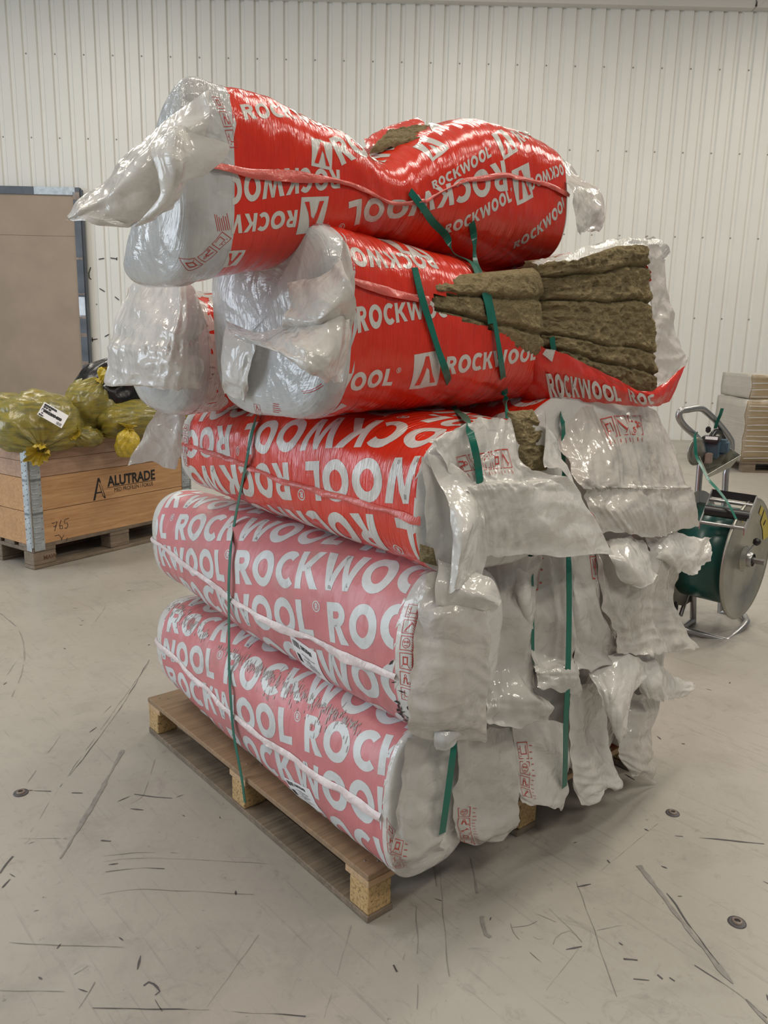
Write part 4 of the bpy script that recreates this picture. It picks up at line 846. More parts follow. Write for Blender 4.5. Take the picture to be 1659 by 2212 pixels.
# lower lip of the torn film, sagging away to the right
sheet('torn_film_lip', [[(0.5067, 0.0833, 1.359), (0.547, 0.01, 1.341), (0.6534, -0.0083, 1.311), (0.7978, -0.025, 1.266), (0.9441, -0.0417, 1.23), (1.154, -0.0167, 1.298)], [(0.5131, 0.0833, 1.285), (0.5606, 0.01, 1.281), (0.6606, -0.01, 1.264), (0.813, -0.025, 1.235), (0.9544, -0.0417, 1.211), (1.121, -0.025, 1.261)], [(0.5879, 0.1417, 1.209), (0.6162, 0.0417, 1.208), (0.7107, 0.0167, 1.205), (0.8437, -0.0083, 1.197), (0.9904, -0.025, 1.188), (1.077, -0.025, 1.196)]], M['red_plain'], L4, .004, 41, pleat=.003, pdir=0, edge=.005, mark_mat='letter', mark_off=.005,
      marks=frame_map(WORD, (.20, .90), (.052, -.012), (-.02, -.40)) + frame_map(WORD[:60], (.66, .75), (.055, -.02), (-.01, -.45)) + frame_map(_rect(0, 0, 1, 1), (.17, .18), (.05, .10), (.02, -.30)))
sheet('torn_film_edge', [[(0.4391, -0.0167, 1.534), (0.5113, -0.025, 1.554), (0.671, -0.025, 1.593), (0.8824, -0.025, 1.623), (1.054, -0, 1.608)], [(0.4364, -0.0333, 1.521), (0.5087, -0.0417, 1.538), (0.6376, -0.05, 1.576), (0.8577, -0.0417, 1.61), (0.9823, -0.0167, 1.583)]], M['letter'], L4, .006, 42, edge=.008, pleat=.003)
sheet('loose_end_film', [[(0.9932, 0.0417, 1.646), (1.04, 0.05, 1.647), (1.113, 0.0667, 1.636)], [(1.018, 0.0333, 1.514), (1.093, 0.05, 1.519), (1.168, 0.0667, 1.497)], [(1.043, 0.025, 1.388), (1.14, 0.0417, 1.39), (1.246, 0.0667, 1.364)], [(1.074, 0.0167, 1.244), (1.192, 0.0417, 1.247), (1.28, 0.0583, 1.309)]], M['flap'], L4, .010, 43, pleat=.004, pdir=1)
hm = MB()
sheet('end_fold', [[(-0.1667, 0.3195, 1.383), (-0.1667, 0.1846, 1.363), (-0.1667, 0.0512, 1.378), (-0.15, -0.0441, 1.405), (-0.1, -0.0402, 1.438)], [(-0.2333, 0.1842, 1.362), (-0.2417, 0.0318, 1.344), (-0.2333, -0.0608, 1.341), (-0.2, -0.1007, 1.35), (-0.125, -0.0651, 1.375)], [(-0.25, 0.1429, 1.355), (-0.2583, -0.0126, 1.325), (-0.25, -0.099, 1.31), (-0.2, -0.0918, 1.3), (-0.1333, -0.0591, 1.308)], [(-0.225, 0.1773, 1.349), (-0.225, 0.0313, 1.319), (-0.2167, -0.0629, 1.299), (-0.1667, -0.0568, 1.285), (-0.1417, -0.0607, 1.276)]], M['flap'], L4, .007, 44, pleat=.003, edge=.004)
sheet('end_fold', [[(-0.15, 0.0915, 1.449), (-0.15, -0.0003, 1.462), (-0.1333, -0.0416, 1.494)], [(-0.1833, 0.0499, 1.412), (-0.1917, -0.0582, 1.418), (-0.1583, -0.0978, 1.458)], [(-0.2, 0.0407, 1.386), (-0.2083, -0.0815, 1.385), (-0.15, -0.1064, 1.427)], [(-0.1667, 0.0993, 1.368), (-0.1833, -0.0472, 1.366), (-0.1333, -0.0809, 1.387)]], M['flap'], L4, .010, 45, edge=.005)
sheet('end_fold', [[(-0.1417, 0.376, 1.384), (-0.15, 0.2958, 1.367), (-0.15, 0.2116, 1.358)], [(-0.1667, 0.3588, 1.318), (-0.175, 0.2643, 1.316), (-0.1583, 0.2171, 1.317)], [(-0.175, 0.3465, 1.253), (-0.175, 0.2762, 1.247), (-0.1583, 0.2465, 1.255)], [(-0.15, 0.3719, 1.22), (-0.15, 0.2947, 1.212), (-0.1417, 0.2851, 1.212)]], M['flap'], L4, .012, 46, edge=.006)
sheet('end_fold', [[(-0.1042, -0.0126, 1.536), (-0.1, -0.0215, 1.523)], [(-0.1083, -0.0088, 1.498), (-0.1042, -0.0421, 1.464)], [(-0.125, -0.0389, 1.43), (-0.1083, -0.0541, 1.413)], [(-0.125, -0.0334, 1.346), (-0.1083, -0.0404, 1.342)], [(-0.125, -0.0156, 1.285), (-0.1167, -0.0282, 1.273)]], M['flap'], L4, .006, 47, edge=.004)
pk = PK['L4b']; lim = (pk.u_of(-.085), 9)
dec = rows(pk, (np.array((.02, .33)), np.array((.02, -.098)), np.array((.0875, .018))), lim, -1, 5, 2, reg=False) + rows(pk, (np.array((.12, .12)), np.array((.098, .03)), np.array((-.02, .0875))), (lim[0], .25), -1, 1, 2)
L4b, _ = new_pack('L4b', 'red pack left of the slit pack, its grey film end has a gathered white skirt', FILMS('red', 'silver', 'letter'), *lim, dec)
sheet('end_skirt', [[(-0.1667, 0.8008, 1.465), (-0.1667, 0.6738, 1.497), (-0.1667, 0.526, 1.485), (-0.1333, 0.4975, 1.431)], [(-0.2083, 0.7896, 1.388), (-0.2167, 0.613, 1.387), (-0.2083, 0.4603, 1.387), (-0.15, 0.4515, 1.368)], [(-0.2333, 0.7719, 1.324), (-0.25, 0.5577, 1.321), (-0.2333, 0.4365, 1.328), (-0.1667, 0.448, 1.342)], [(-0.25, 0.7798, 1.266), (-0.2583, 0.5696, 1.269), (-0.2417, 0.4232, 1.275), (-0.175, 0.4088, 1.286)], [(-0.25, 0.8199, 1.217), (-0.25, 0.6188, 1.232), (-0.2333, 0.4552, 1.23), (-0.175, 0.4158, 1.236)]], M['flap'], L4b, .011, 51, gather=.52, pleat=.004)
# -- top pack, bent over the stack
pk = PK['L5']; lim = (pk.u_of(-.29), pk.u_of(.70))
dec = []
for f in DEC['L5']['words']:
    if f is DEC['L5']['words'][2]: f = ((f[0]), (-.036, -.002), (.002, -.036))
    if f is DEC['L5']['words'][7]: f = (f[0], tuple(.72 * x for x in f[1]), f[2])
    dec += decal_word(pk, *norm_frame(f, .98), lim)
for f in DEC['L5']['logos']: dec += decal_logo(pk, *norm_frame(f, 1.0), lim)
dec += printed(pk, 'L5') + jag(pk, lim[0], .02, 1, 14, 9, 1)
def l5hole(c, n): return n[2] > .35 and ((c[0] - .175) / .11)**2 + ((c[1] - .24) / .13)**2 < 1 and False
L5, _ = new_pack('L5', 'bent red pack on top of the stack, with a twisted white film tail', FILMS('red', 'silver', 'letter'), *lim, dec)
fin(pk, lim[0] - .10, .72, .35, .016, M['seam'], 'film_seam', L5, 11, 90, .010, dv=((0, .25, .45, .62), (.315, .295, .285, .255)))
fin(pk, .72, lim[1] + .02, .33, .014, M['seam'], 'film_seam', L5, 12, 70, .009, dv=((.7, .85, 1.0, 1.3), (.24, .30, .305, .30)))
sheet('twisted_tail', [[(-0.55, 0.1641, 1.545), (-0.5, 0.1142, 1.603), (-0.4417, 0.0337, 1.672), (-0.3958, -0.0415, 1.731)], [(-0.5667, 0.1141, 1.534), (-0.525, 0.0459, 1.573), (-0.4667, -0.0159, 1.628), (-0.4, -0.0529, 1.686)], [(-0.5667, 0.1048, 1.527), (-0.525, 0.0398, 1.549), (-0.4667, -0.0045, 1.589), (-0.4083, -0.0252, 1.635)], [(-0.55, 0.0554, 1.519), (-0.5083, 0.0365, 1.533), (-0.4667, 0.0151, 1.556), (-0.4167, 0.0203, 1.588)], [(-0.5, 0.0398, 1.519), (-0.4833, 0.0326, 1.53), (-0.45, 0.0348, 1.548), (-0.4167, 0.0427, 1.578)]], M['flap'], L5, .008, 61, pleat=.004, pdir=1, edge=.004)
sheet('tail_fold', [[(-0.4667, -0.0187, 1.66), (-0.4583, -0.0746, 1.661), (-0.4417, -0.0897, 1.647), (-0.3917, -0.1047, 1.638)], [(-0.4833, -0.043, 1.621), (-0.475, -0.088, 1.629), (-0.45, -0.0892, 1.613), (-0.4, -0.0903, 1.613)], [(-0.4833, -0.056, 1.587), (-0.475, -0.0927, 1.589), (-0.4583, -0.0785, 1.584), (-0.4167, -0.0615, 1.592)], [(-0.4833, -0.0454, 1.555), (-0.475, -0.0644, 1.557), (-0.4583, -0.0623, 1.569), (-0.4333, -0.0321, 1.586)], [(-0.5, 0.0132, 1.518), (-0.4833, -0.0189, 1.53), (-0.4667, -0.0206, 1.546), (-0.4333, 0.004, 1.573)]], M['flap'], L5, .008, 62, edge=.004)
sheet('end_fold', [[(0.6516, 0.1667, 1.848), (0.749, 0.2167, 1.879), (0.8126, 0.2333, 1.857)], [(0.6937, 0.15, 1.782), (0.7841, 0.1833, 1.799), (0.8963, 0.2167, 1.807)], [(0.6745, 0.0833, 1.721), (0.8288, 0.1417, 1.757), (0.9274, 0.1833, 1.777)], [(0.6998, 0.0833, 1.669), (0.8418, 0.1333, 1.695), (0.9721, 0.1833, 1.708)], [(0.7202, 0.0833, 1.628), (0.8078, 0.1167, 1.648), (0.9251, 0.1667, 1.664)]], M['flap'], L5, .012, 63)
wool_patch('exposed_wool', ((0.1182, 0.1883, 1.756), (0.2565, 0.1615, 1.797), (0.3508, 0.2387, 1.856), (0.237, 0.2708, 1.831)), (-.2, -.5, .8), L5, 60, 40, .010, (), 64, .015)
sheet('torn_film_edge', [[(0.1831, 0.2907, 1.808), (0.266, 0.2985, 1.849), (0.3559, 0.3003, 1.878)], [(0.1261, 0.2078, 1.764), (0.2315, 0.2491, 1.817), (0.3503, 0.2523, 1.851)]], M['red_plain'], L5, .010, 65)
sheet('torn_film_edge', [[(0.3296, 0.2306, 1.853), (0.3379, 0.1838, 1.832), (0.3517, 0.1588, 1.815)], [(0.281, 0.1669, 1.815), (0.2898, 0.1329, 1.79), (0.3239, 0.13, 1.79)]], M['letter'], L5, .008, 66)
sheet('torn_film_edge', [[(0.6589, 0.2374, 1.894), (0.6705, 0.2274, 1.901), (0.6828, 0.2168, 1.892)], [(0.6234, 0.202, 1.862), (0.6353, 0.1918, 1.858), (0.6467, 0.1819, 1.863)]], M['letter'], L5, .008, 67)
wool_patch('exposed_wool', ((0.6185, 0.193, 1.858), (0.6338, 0.1798, 1.856), (0.6492, 0.193, 1.882), (0.6348, 0.2054, 1.882)), (-.5, -.6, .3), L5, 14, 14, .006, (), 68, .01)

# ---------------------------------------------------------------- loose end films on the right-hand side
def marks_icons(o, ex, ey, n, k0=0):
    P = []
    for k in range(n):
        P += [p for p, _, _ in icon((k + k0) % 5, (o[0] + ey[0] * k / n, o[1] + ey[1] * k / n), ex, (ey[0] / n * .86, ey[1] / n * .86))]
    rr = random.Random(int(o[0] * 100)); q = (o[0] + ex[0] * 1.15, o[1] + ex[1] * 1.15)
    for k in range(n * 3):
        P += frame_map(_rect(0, 0, .3 * rr.uniform(.6, 1), .04), (q[0] + ey[0] * k / n / 3, q[1] + ey[1] * k / n / 3), ex, (ex[0] * .0 + ey[0] / n, ey[1] / n))
    return P
F = M['flap']
# third layer
sheet('end_hood', [[(-0.0122, -0.1633, 1.165), (0.0699, -0.155, 1.186), (0.142, -0.155, 1.201), (0.2077, -0.1592, 1.198), (0.2445, -0.155, 1.201)], [(0.0187, -0.1717, 1.124), (0.0755, -0.1717, 1.133), (0.1337, -0.18, 1.129), (0.1874, -0.1883, 1.126), (0.24, -0.1883, 1.108)], [(0.0504, -0.18, 1.086), (0.0962, -0.18, 1.086), (0.1351, -0.1967, 1.085), (0.1935, -0.205, 1.08), (0.2959, -0.1883, 1.081)], [(0.0694, -0.1883, 1.059), (0.1048, -0.1925, 1.059), (0.1501, -0.2133, 1.06), (0.2347, -0.2217, 1.052), (0.4228, -0.1883, 1.04)], [(0.0971, -0.1967, 1.009), (0.1144, -0.2008, 1.007), (0.1739, -0.2217, 0.9986), (0.2765, -0.23, 0.9867), (0.4912, -0.1967, 0.9634)], [(0.107, -0.205, 0.9324), (0.1211, -0.205, 0.9273), (0.1951, -0.2217, 0.921), (0.3169, -0.23, 0.9033), (0.5734, -0.205, 0.861)]], F, L3, .009, 71, gather=.55, pleat=.003,
      marks=marks_icons((.20, .20), (.0, .13), (.62, -.05), 5, 4))
sheet('hood_lip', [[(0.3514, -0.1333, 1.21), (0.3773, -0.1333, 1.162), (0.3806, -0.15, 1.117)], [(0.3282, -0.1667, 1.138), (0.3682, -0.1667, 1.11), (0.4189, -0.175, 1.081)], [(0.3141, -0.1917, 1.092), (0.3544, -0.1917, 1.089), (0.4298, -0.1833, 1.039)]], F, L3, .008, 72)
sheet('hood_fold', [[(-0.0239, -0.1675, 1.151), (0.0221, -0.1675, 1.136), (0.0639, -0.1717, 1.111), (0.0858, -0.18, 1.082)], [(0.0001, -0.18, 1.086), (0.0424, -0.1883, 1.079), (0.0888, -0.1883, 1.065), (0.108, -0.1967, 1.045)], [(0.0052, -0.2217, 1.03), (0.0098, -0.2467, 1.022), (0.0789, -0.2133, 1.014), (0.0936, -0.2217, 0.9997)], [(-0.0031, -0.2383, 0.9666), (-0.009, -0.2633, 0.9685), (0.0743, -0.2217, 0.9508), (0.0993, -0.2217, 0.9393)], [(-0.0145, -0.2383, 0.8847), (-0.011, -0.255, 0.8976), (0.0657, -0.2217, 0.8821), (0.0979, -0.2217, 0.8838)]], F, L3, .007, 73)
sheet('end_flap', [[(-0.0509, 0.9333, 1.136), (-0.0136, 0.9, 1.145), (0.0052, 0.8667, 1.123)], [(-0.0886, 0.95, 1.067), (-0.0448, 0.9167, 1.054), (-0.0051, 0.875, 1.036)], [(-0.1348, 0.9583, 0.98), (-0.0796, 0.9333, 0.9895), (-0.0209, 0.8833, 0.9641)]], M['flap'], L3, .008, 76)
sheet('end_film', [[(-0.0267, -0.1633, 1.139), (-0.0078, -0.1675, 1.116), (0.0279, -0.1717, 1.068), (0.0543, -0.18, 1.02)], [(-0.02, -0.1633, 1.072), (0.0015, -0.1675, 1.052), (0.0374, -0.1717, 1.012), (0.0566, -0.18, 0.9825)], [(-0.0134, -0.1633, 1.008), (0.0045, -0.1675, 0.992), (0.0333, -0.1717, 0.97), (0.0585, -0.18, 0.949)], [(-0.0066, -0.155, 0.9489), (0.0155, -0.1592, 0.9321), (0.0376, -0.1633, 0.9228), (0.0602, -0.1717, 0.9084)]], M['white'], L3, .006, 74)
sheet('end_hood', [[(0.6117, 0.0167, 1.093), (0.6959, 0.025, 1.172), (0.8794, 0.0417, 1.208), (1.069, 0.05, 1.185), (1.171, 0.05, 1.126)], [(0.5853, -0.0417, 1.054), (0.6938, -0.0417, 1.094), (0.841, -0.0333, 1.108), (1.025, -0.0167, 1.095), (1.22, 0.0083, 1.023)], [(0.5538, -0.1, 1.022), (0.661, -0.1, 1.014), (0.7999, -0.0917, 1.004), (0.9912, -0.075, 0.9837), (1.191, -0.0417, 0.9512)], [(0.5833, -0.1042, 0.9969), (0.6829, -0.1042, 0.9864), (0.8024, -0.1, 0.9756), (0.9875, -0.0833, 0.9535), (1.195, -0.05, 0.9236)], [(0.5942, -0.125, 0.9525), (0.683, -0.1333, 0.9396), (0.8145, -0.125, 0.9283), (0.9992, -0.1, 0.9082), (1.201, -0.0667, 0.877)], [(0.6419, -0.125, 0.8893), (0.7513, -0.125, 0.8739), (0.8808, -0.1167, 0.841), (1.056, -0.0917, 0.83), (1.257, -0.0667, 0.8104)]], M['flap_dirty'],  L3b, .009, 75, gather=.54, pleat=.004, pdir=0,
      marks=marks_icons((.38, .10), (.0, .09), (.32, .0), 3, 2))
# second layer
sheet('end_film', [[(-0.0038, -0.1583, 0.9019), (0.058, -0.1833, 0.9009), (0.1015, -0.2, 0.8934), (0.1291, -0.2167, 0.8709)], [(-0.0285, -0.1667, 0.8324), (0.0047, -0.2083, 0.8276), (0.0573, -0.2333, 0.8235), (0.0931, -0.25, 0.7865)], [(-0.0293, -0.1667, 0.7356), (0.0016, -0.2167, 0.7346), (0.0537, -0.2333, 0.717), (0.1021, -0.2417, 0.6769)], [(-0.0304, -0.1583, 0.6412), (0.0036, -0.2, 0.639), (0.0605, -0.2167, 0.6286), (0.1146, -0.2333, 0.5929)], [(-0.0226, -0.1417, 0.5677), (0.0192, -0.175, 0.5471), (0.0626, -0.2, 0.5381), (0.1328, -0.2083, 0.5185)]], M['flap_dirty'],  L2, .022, 81, pleat=.004, pdir=1)
sheet('end_flap', [[(0.0082, -0.1833, 0.9388), (0.0647, -0.2083, 0.9095), (0.0877, -0.25, 0.8937), (0.1099, -0.2667, 0.8585)], [(-0.0158, -0.2, 0.8955), (0.0145, -0.2333, 0.8843), (0.0513, -0.2667, 0.8701), (0.0906, -0.275, 0.8455)], [(-0.0164, -0.2, 0.8581), (0.0315, -0.225, 0.8505), (0.0648, -0.25, 0.841), (0.0918, -0.2583, 0.8252)]], F, L2, .010, 82)
sheet('end_flap', [[(0.0107, -0.175, 0.5863), (0.0394, -0.2, 0.5873), (0.0771, -0.2167, 0.5822)], [(0.0066, -0.1917, 0.5583), (0.0176, -0.2167, 0.56), (0.0651, -0.2167, 0.5548)], [(0.0133, -0.1917, 0.5301), (0.0318, -0.2083, 0.5269), (0.0541, -0.2083, 0.5392)]], M['silver'], L2, .008, 83)
sheet('end_film', [[(0.2368, -0.095, 0.887), (0.2879, -0.1117, 0.8847), (0.4116, -0.095, 0.8613)], [(0.2165, -0.1283, 0.7703), (0.2874, -0.1283, 0.7554), (0.376, -0.1283, 0.7369)], [(0.2237, -0.1367, 0.6509), (0.2961, -0.1367, 0.6324), (0.3849, -0.1367, 0.6096)], [(0.2027, -0.1533, 0.5848), (0.2788, -0.17, 0.5692), (0.3896, -0.1617, 0.5284)], [(0.1763, -0.17, 0.5325), (0.2655, -0.1867, 0.4976), (0.3995, -0.1783, 0.466)]], M['flap_shaded'],  inner[(1, 0)], .018, 84, gather=.82, pleat=.003)
sheet('end_flap', [[(0.3085, -0.1083, 0.873), (0.341, -0.125, 0.8329), (0.3942, -0.1083, 0.8365)], [(0.311, -0.125, 0.8052), (0.3244, -0.15, 0.7759), (0.3786, -0.125, 0.7697)], [(0.347, -0.125, 0.7306), (0.3632, -0.1333, 0.701), (0.3989, -0.1167, 0.6821)]], F, inner[(1, 0)], .010, 85)
sheet('end_film', [[(0.4081, -0.095, 0.8618), (0.4462, -0.12, 0.8613), (0.5352, -0.1033, 0.8434)], [(0.3794, -0.1283, 0.7361), (0.4505, -0.1283, 0.7212), (0.5191, -0.1283, 0.6948)], [(0.3802, -0.1367, 0.6226), (0.4615, -0.1367, 0.6021), (0.5282, -0.1367, 0.5853)], [(0.3662, -0.1533, 0.5909), (0.4387, -0.17, 0.5809), (0.5138, -0.17, 0.5658)], [(0.3517, -0.1783, 0.563), (0.4395, -0.1867, 0.5389), (0.5445, -0.1783, 0.4875)]], M['flap_shaded'],  inner[(1, 1)], .012, 86, gather=.80, marks=marks_icons((.05, .03), (.22, 0), (0, .16), 1, 2))
sheet('end_film', [[(0.5467, -0.095, 0.8397), (0.5892, -0.1117, 0.8366), (0.6954, -0.095, 0.8159)], [(0.5239, -0.1283, 0.7179), (0.5803, -0.1367, 0.7086), (0.675, -0.1283, 0.6868)], [(0.5291, -0.1367, 0.6097), (0.6131, -0.145, 0.592), (0.7558, -0.1367, 0.5546)], [(0.5231, -0.17, 0.5671), (0.6097, -0.1783, 0.5598), (0.7472, -0.1617, 0.5318)]], M['flap_shaded'],  inner[(1, 2)], .013, 87, marks=marks_icons((.72, .02), (.22, 0), (0, .18), 1, 4))
sheet('end_film', [[(0.6731, -0.095, 0.8294), (0.7531, -0.1117, 0.8269), (0.9056, -0.1033, 0.7949), (1.149, -0.07, 0.7277)], [(0.6609, -0.1283, 0.7149), (0.7559, -0.1367, 0.6984), (0.9249, -0.12, 0.6606), (1.159, -0.0783, 0.6034)], [(0.6904, -0.145, 0.6247), (0.8045, -0.145, 0.5855), (0.9526, -0.1283, 0.5603), (1.155, -0.095, 0.5269)], [(0.6956, -0.1617, 0.5618), (0.8335, -0.1617, 0.5235), (0.9877, -0.145, 0.4838), (1.211, -0.1033, 0.4332)]], M['flap_dirty'],  inner[(1, 3)], .014, 88, pleat=.004, pdir=1)
sheet('end_flap', [[(0.7064, -0.1, 0.8628), (0.7834, -0.1167, 0.8614), (0.8962, -0.1083, 0.8305)], [(0.65, -0.15, 0.8269), (0.7048, -0.175, 0.8114), (0.873, -0.1417, 0.7823)], [(0.692, -0.15, 0.7769), (0.7786, -0.1667, 0.7402), (0.8621, -0.1417, 0.7514)]], F, inner[(1, 3)], .012, 89)
sheet('end_flap', [[(0.9355, -0.0667, 0.8296), (1.086, -0.0667, 0.8152), (1.272, -0.0583, 0.7695), (1.378, -0.05, 0.7587)], [(0.9055, -0.1167, 0.7779), (1.019, -0.125, 0.7709), (1.187, -0.1083, 0.7346), (1.324, -0.0833, 0.725)], [(1.02, -0.1, 0.7278), (1.086, -0.1083, 0.7042), (1.164, -0.1, 0.6844), (1.276, -0.0833, 0.6952)]], F, inner[(1, 3)], .012, 90)
# lowest layer
sheet('end_film', [[(-0.0065, -0.125, 0.5399), (0.0302, -0.15, 0.5384), (0.0975, -0.1583, 0.4959)], [(-0.0187, -0.125, 0.4478), (0.0093, -0.1583, 0.4423), (0.0793, -0.1667, 0.4202)], [(-0.0285, -0.125, 0.3534), (0.0001, -0.1583, 0.3478), (0.0708, -0.1667, 0.3173)], [(-0.0318, -0.1167, 0.278), (-0.001, -0.15, 0.2681), (0.0691, -0.1667, 0.2692)], [(-0.0051, -0.0917, 0.2096), (0.0284, -0.1333, 0.2273), (0.0977, -0.15, 0.2312)]], M['flap_shaded'],  L1, .018, 91, pleat=.004, marks=marks_icons((.04, .98), (.22, 0), (0.02, -.36), 3, 0))
sheet('end_film', [[(0.1654, -0.0983, 0.4727), (0.2275, -0.1233, 0.4804), (0.3484, -0.1233, 0.4357)], [(0.1539, -0.115, 0.3799), (0.2447, -0.1233, 0.3505), (0.3679, -0.1233, 0.2927)], [(0.1558, -0.115, 0.2968), (0.2511, -0.1233, 0.2605), (0.3679, -0.1317, 0.2206)], [(0.1666, -0.115, 0.2421), (0.2375, -0.1317, 0.2113), (0.3721, -0.1317, 0.174)], [(0.1911, -0.0983, 0.1948), (0.2669, -0.115, 0.1674), (0.369, -0.115, 0.1496)]], M['flap_shaded'],  inner[(0, 0)], .016, 92, marks=marks_icons((.10, .98), (.24, 0), (0.0, -.52), 5, 1))
sheet('end_film', [[(0.3814, -0.0917, 0.4431), (0.4404, -0.1167, 0.4385), (0.5658, -0.1083, 0.3859)], [(0.3846, -0.1083, 0.3429), (0.4709, -0.1167, 0.3165), (0.5831, -0.1167, 0.2774)], [(0.399, -0.1083, 0.2613), (0.4693, -0.125, 0.2296), (0.5895, -0.1167, 0.2046)], [(0.4144, -0.1083, 0.21), (0.4892, -0.125, 0.1822), (0.5804, -0.1167, 0.1255)]], F, inner[(0, 1)], .012, 93, marks=marks_icons((.08, .80), (.2, 0), (0.0, -.62), 4, 3))
sheet('end_film', [[(0.5855, -0.1, 0.4814), (0.6914, -0.1167, 0.4607), (0.8308, -0.1083, 0.4164)], [(0.58, -0.1167, 0.3717), (0.661, -0.1333, 0.3528), (0.8036, -0.1167, 0.315)], [(0.5831, -0.1167, 0.2774), (0.663, -0.1333, 0.257), (0.8044, -0.1167, 0.2003)], [(0.604, -0.1167, 0.202), (0.6856, -0.1333, 0.1655), (0.845, -0.1167, 0.1125)], [(0.6613, -0.1083, 0.1288), (0.7246, -0.125, 0.124), (0.8223, -0.1083, 0.114)]], F, inner[(0, 2)], .014, 94, pleat=.004, pdir=1)
sheet('end_flap', [[(0.6002, -0.1333, 0.5406), (0.7366, -0.15, 0.5478), (0.9336, -0.1333, 0.4539)], [(0.6094, -0.1833, 0.4795), (0.6634, -0.2083, 0.4733), (0.7708, -0.1833, 0.4467)], [(0.6177, -0.2, 0.4194), (0.6515, -0.2167, 0.3702), (0.7216, -0.1917, 0.3974)], [(0.6785, -0.1917, 0.3418), (0.6894, -0.2, 0.327), (0.7176, -0.1917, 0.3384)]], F, inner[(0, 2)], .008, 95)
sheet('end_flap', [[(0.8281, -0.1, 0.5184), (0.9377, -0.1167, 0.4756), (1.115, -0.1, 0.3802), (1.3, -0.0833, 0.274)], [(0.8255, -0.1417, 0.4574), (0.9179, -0.15, 0.4143), (1.064, -0.1333, 0.3458), (1.268, -0.1, 0.2792)], [(0.8836, -0.1417, 0.3855), (0.9532, -0.15, 0.3514), (1.07, -0.1333, 0.311), (1.204, -0.1083, 0.2689)]], F, inner[(0, 3)], .011, 96)
sheet('end_film', [[(0.8521, -0.0833, 0.3729), (0.9358, -0.1, 0.3551), (1.114, -0.0667, 0.2995)], [(0.8294, -0.1167, 0.2639), (0.9199, -0.125, 0.2379), (1.04, -0.0917, 0.1848)], [(0.8318, -0.125, 0.1945), (0.9284, -0.1333, 0.1496), (1.073, -0.1, 0.0837)], [(0.8917, -0.1167, 0.1326), (0.9632, -0.125, 0.0939), (1.091, -0.1, 0.0068)]], M['flap_dirty'],  inner[(0, 3)], .014, 97, pleat=.004, pdir=1)

# ---------------------------------------------------------------- green strapping bands
def strap(name, label, pts, w=.017):
    """pts: (point, outward normal)"""
    P = smooth_path([p for p, _ in pts], 8); Nn = smooth_path([n for _, n in pts], 8); vs = []; fs = []
    for i, (p, n) in enumerate(zip(P, Nn)):
        n = n / np.linalg.norm(n); t = P[min(i + 1, len(P) - 1)] - P[max(i - 1, 0)]; t = t / np.linalg.norm(t); sd = np.cross(n, t); sd /= np.linalg.norm(sd); n = np.cross(t, sd)
        vs += [p - sd * w / 2, p + sd * w / 2, p + sd * w / 2 + n * .0012, p - sd * w / 2 + n * .0012]
        if i:
            b = 4 * (i - 1)
            fs += [(b + k, b + 4 + k, b + 4 + (k + 1) % 4, b + (k + 1) % 4) for k in range(4)]
    me = bpy.data.meshes.new(name); me.from_pydata([tuple(v) for v in vs], [], fs); me.update()
    return tag(link_mesh(name, me, M['strap']), label, 'strap', 'green strapping bands')
H = lambda k, o=.004: [(np.array(p) + np.array(n) * o, np.array(n)) for p, n in HIT[k]]
yn = (-.15, -1, 0)
strap('strapping_band', 'green strap running up the left side from the pallet over the two pink packs', [(np.array((-.003, HIT['strap_left'][0][0][1], .05)), np.array((-1, 0, 0)))] + [(p + np.array((-.006, 0, .002)), np.array((-1, 0, .12))) for p, _ in H('strap_left', 0)], .0125)
strap('strapping_band', 'green strap crossing the large slit pack to the left of its wool', H('strap_a')[:-1] + [(np.array((0.0972, -0.16, 1.189)), np.array(yn)), (np.array((0.0878, -0.18, 1.172)), np.array(yn)), (np.array((0.0917, -0.188, 1.145)), np.array(yn))] + [(np.array(p), np.array(yn)) for p in
      ((0.1056, -0.186, 1.109), (0.1101, -0.188, 1.072), (0.1524, -0.15, 1.013), (0.183, -0.12, 0.9528), (0.1749, -0.11, 0.7952), (0.1589, -0.11, 0.5812), (0.0775, -0.18, 0.5119), (0.063, -0.185, 0.4349), (0.0553, -0.185, 0.3721), (0.0588, -0.175, 0.3098))])
strap('strapping_band', 'green strap emerging from under the top pack and passing over the exposed wool', H('strap_b') + [(np.array(p), np.array(yn)) for p in ((0.3771, -0.02, 1.194), (0.3956, -0.05, 1.033), (0.3746, -0.11, 0.8794), (0.3762, -0.125, 0.7587), (0.3893, -0.125, 0.64), (0.4261, -0.1, 0.5746))])
strap('strapping_band', 'green strap cutting into the crease of the top pack', H('strap_c'))
strap('strapping_band', 'green strap right of the crease in the wool, hanging down the right end', H('strap_d') + [(np.array(p), np.array(yn)) for p in
      ((0.5944, -0.03, 1.01), (0.5431, -0.09, 0.8962), (0.4758, -0.15, 0.8495), (0.4733, -0.165, 0.7151), (0.4664, -0.18, 0.5554), (0.479, -0.175, 0.4399), (0.5249, -0.15, 0.3125), (0.559, -0.13, 0.2114))])

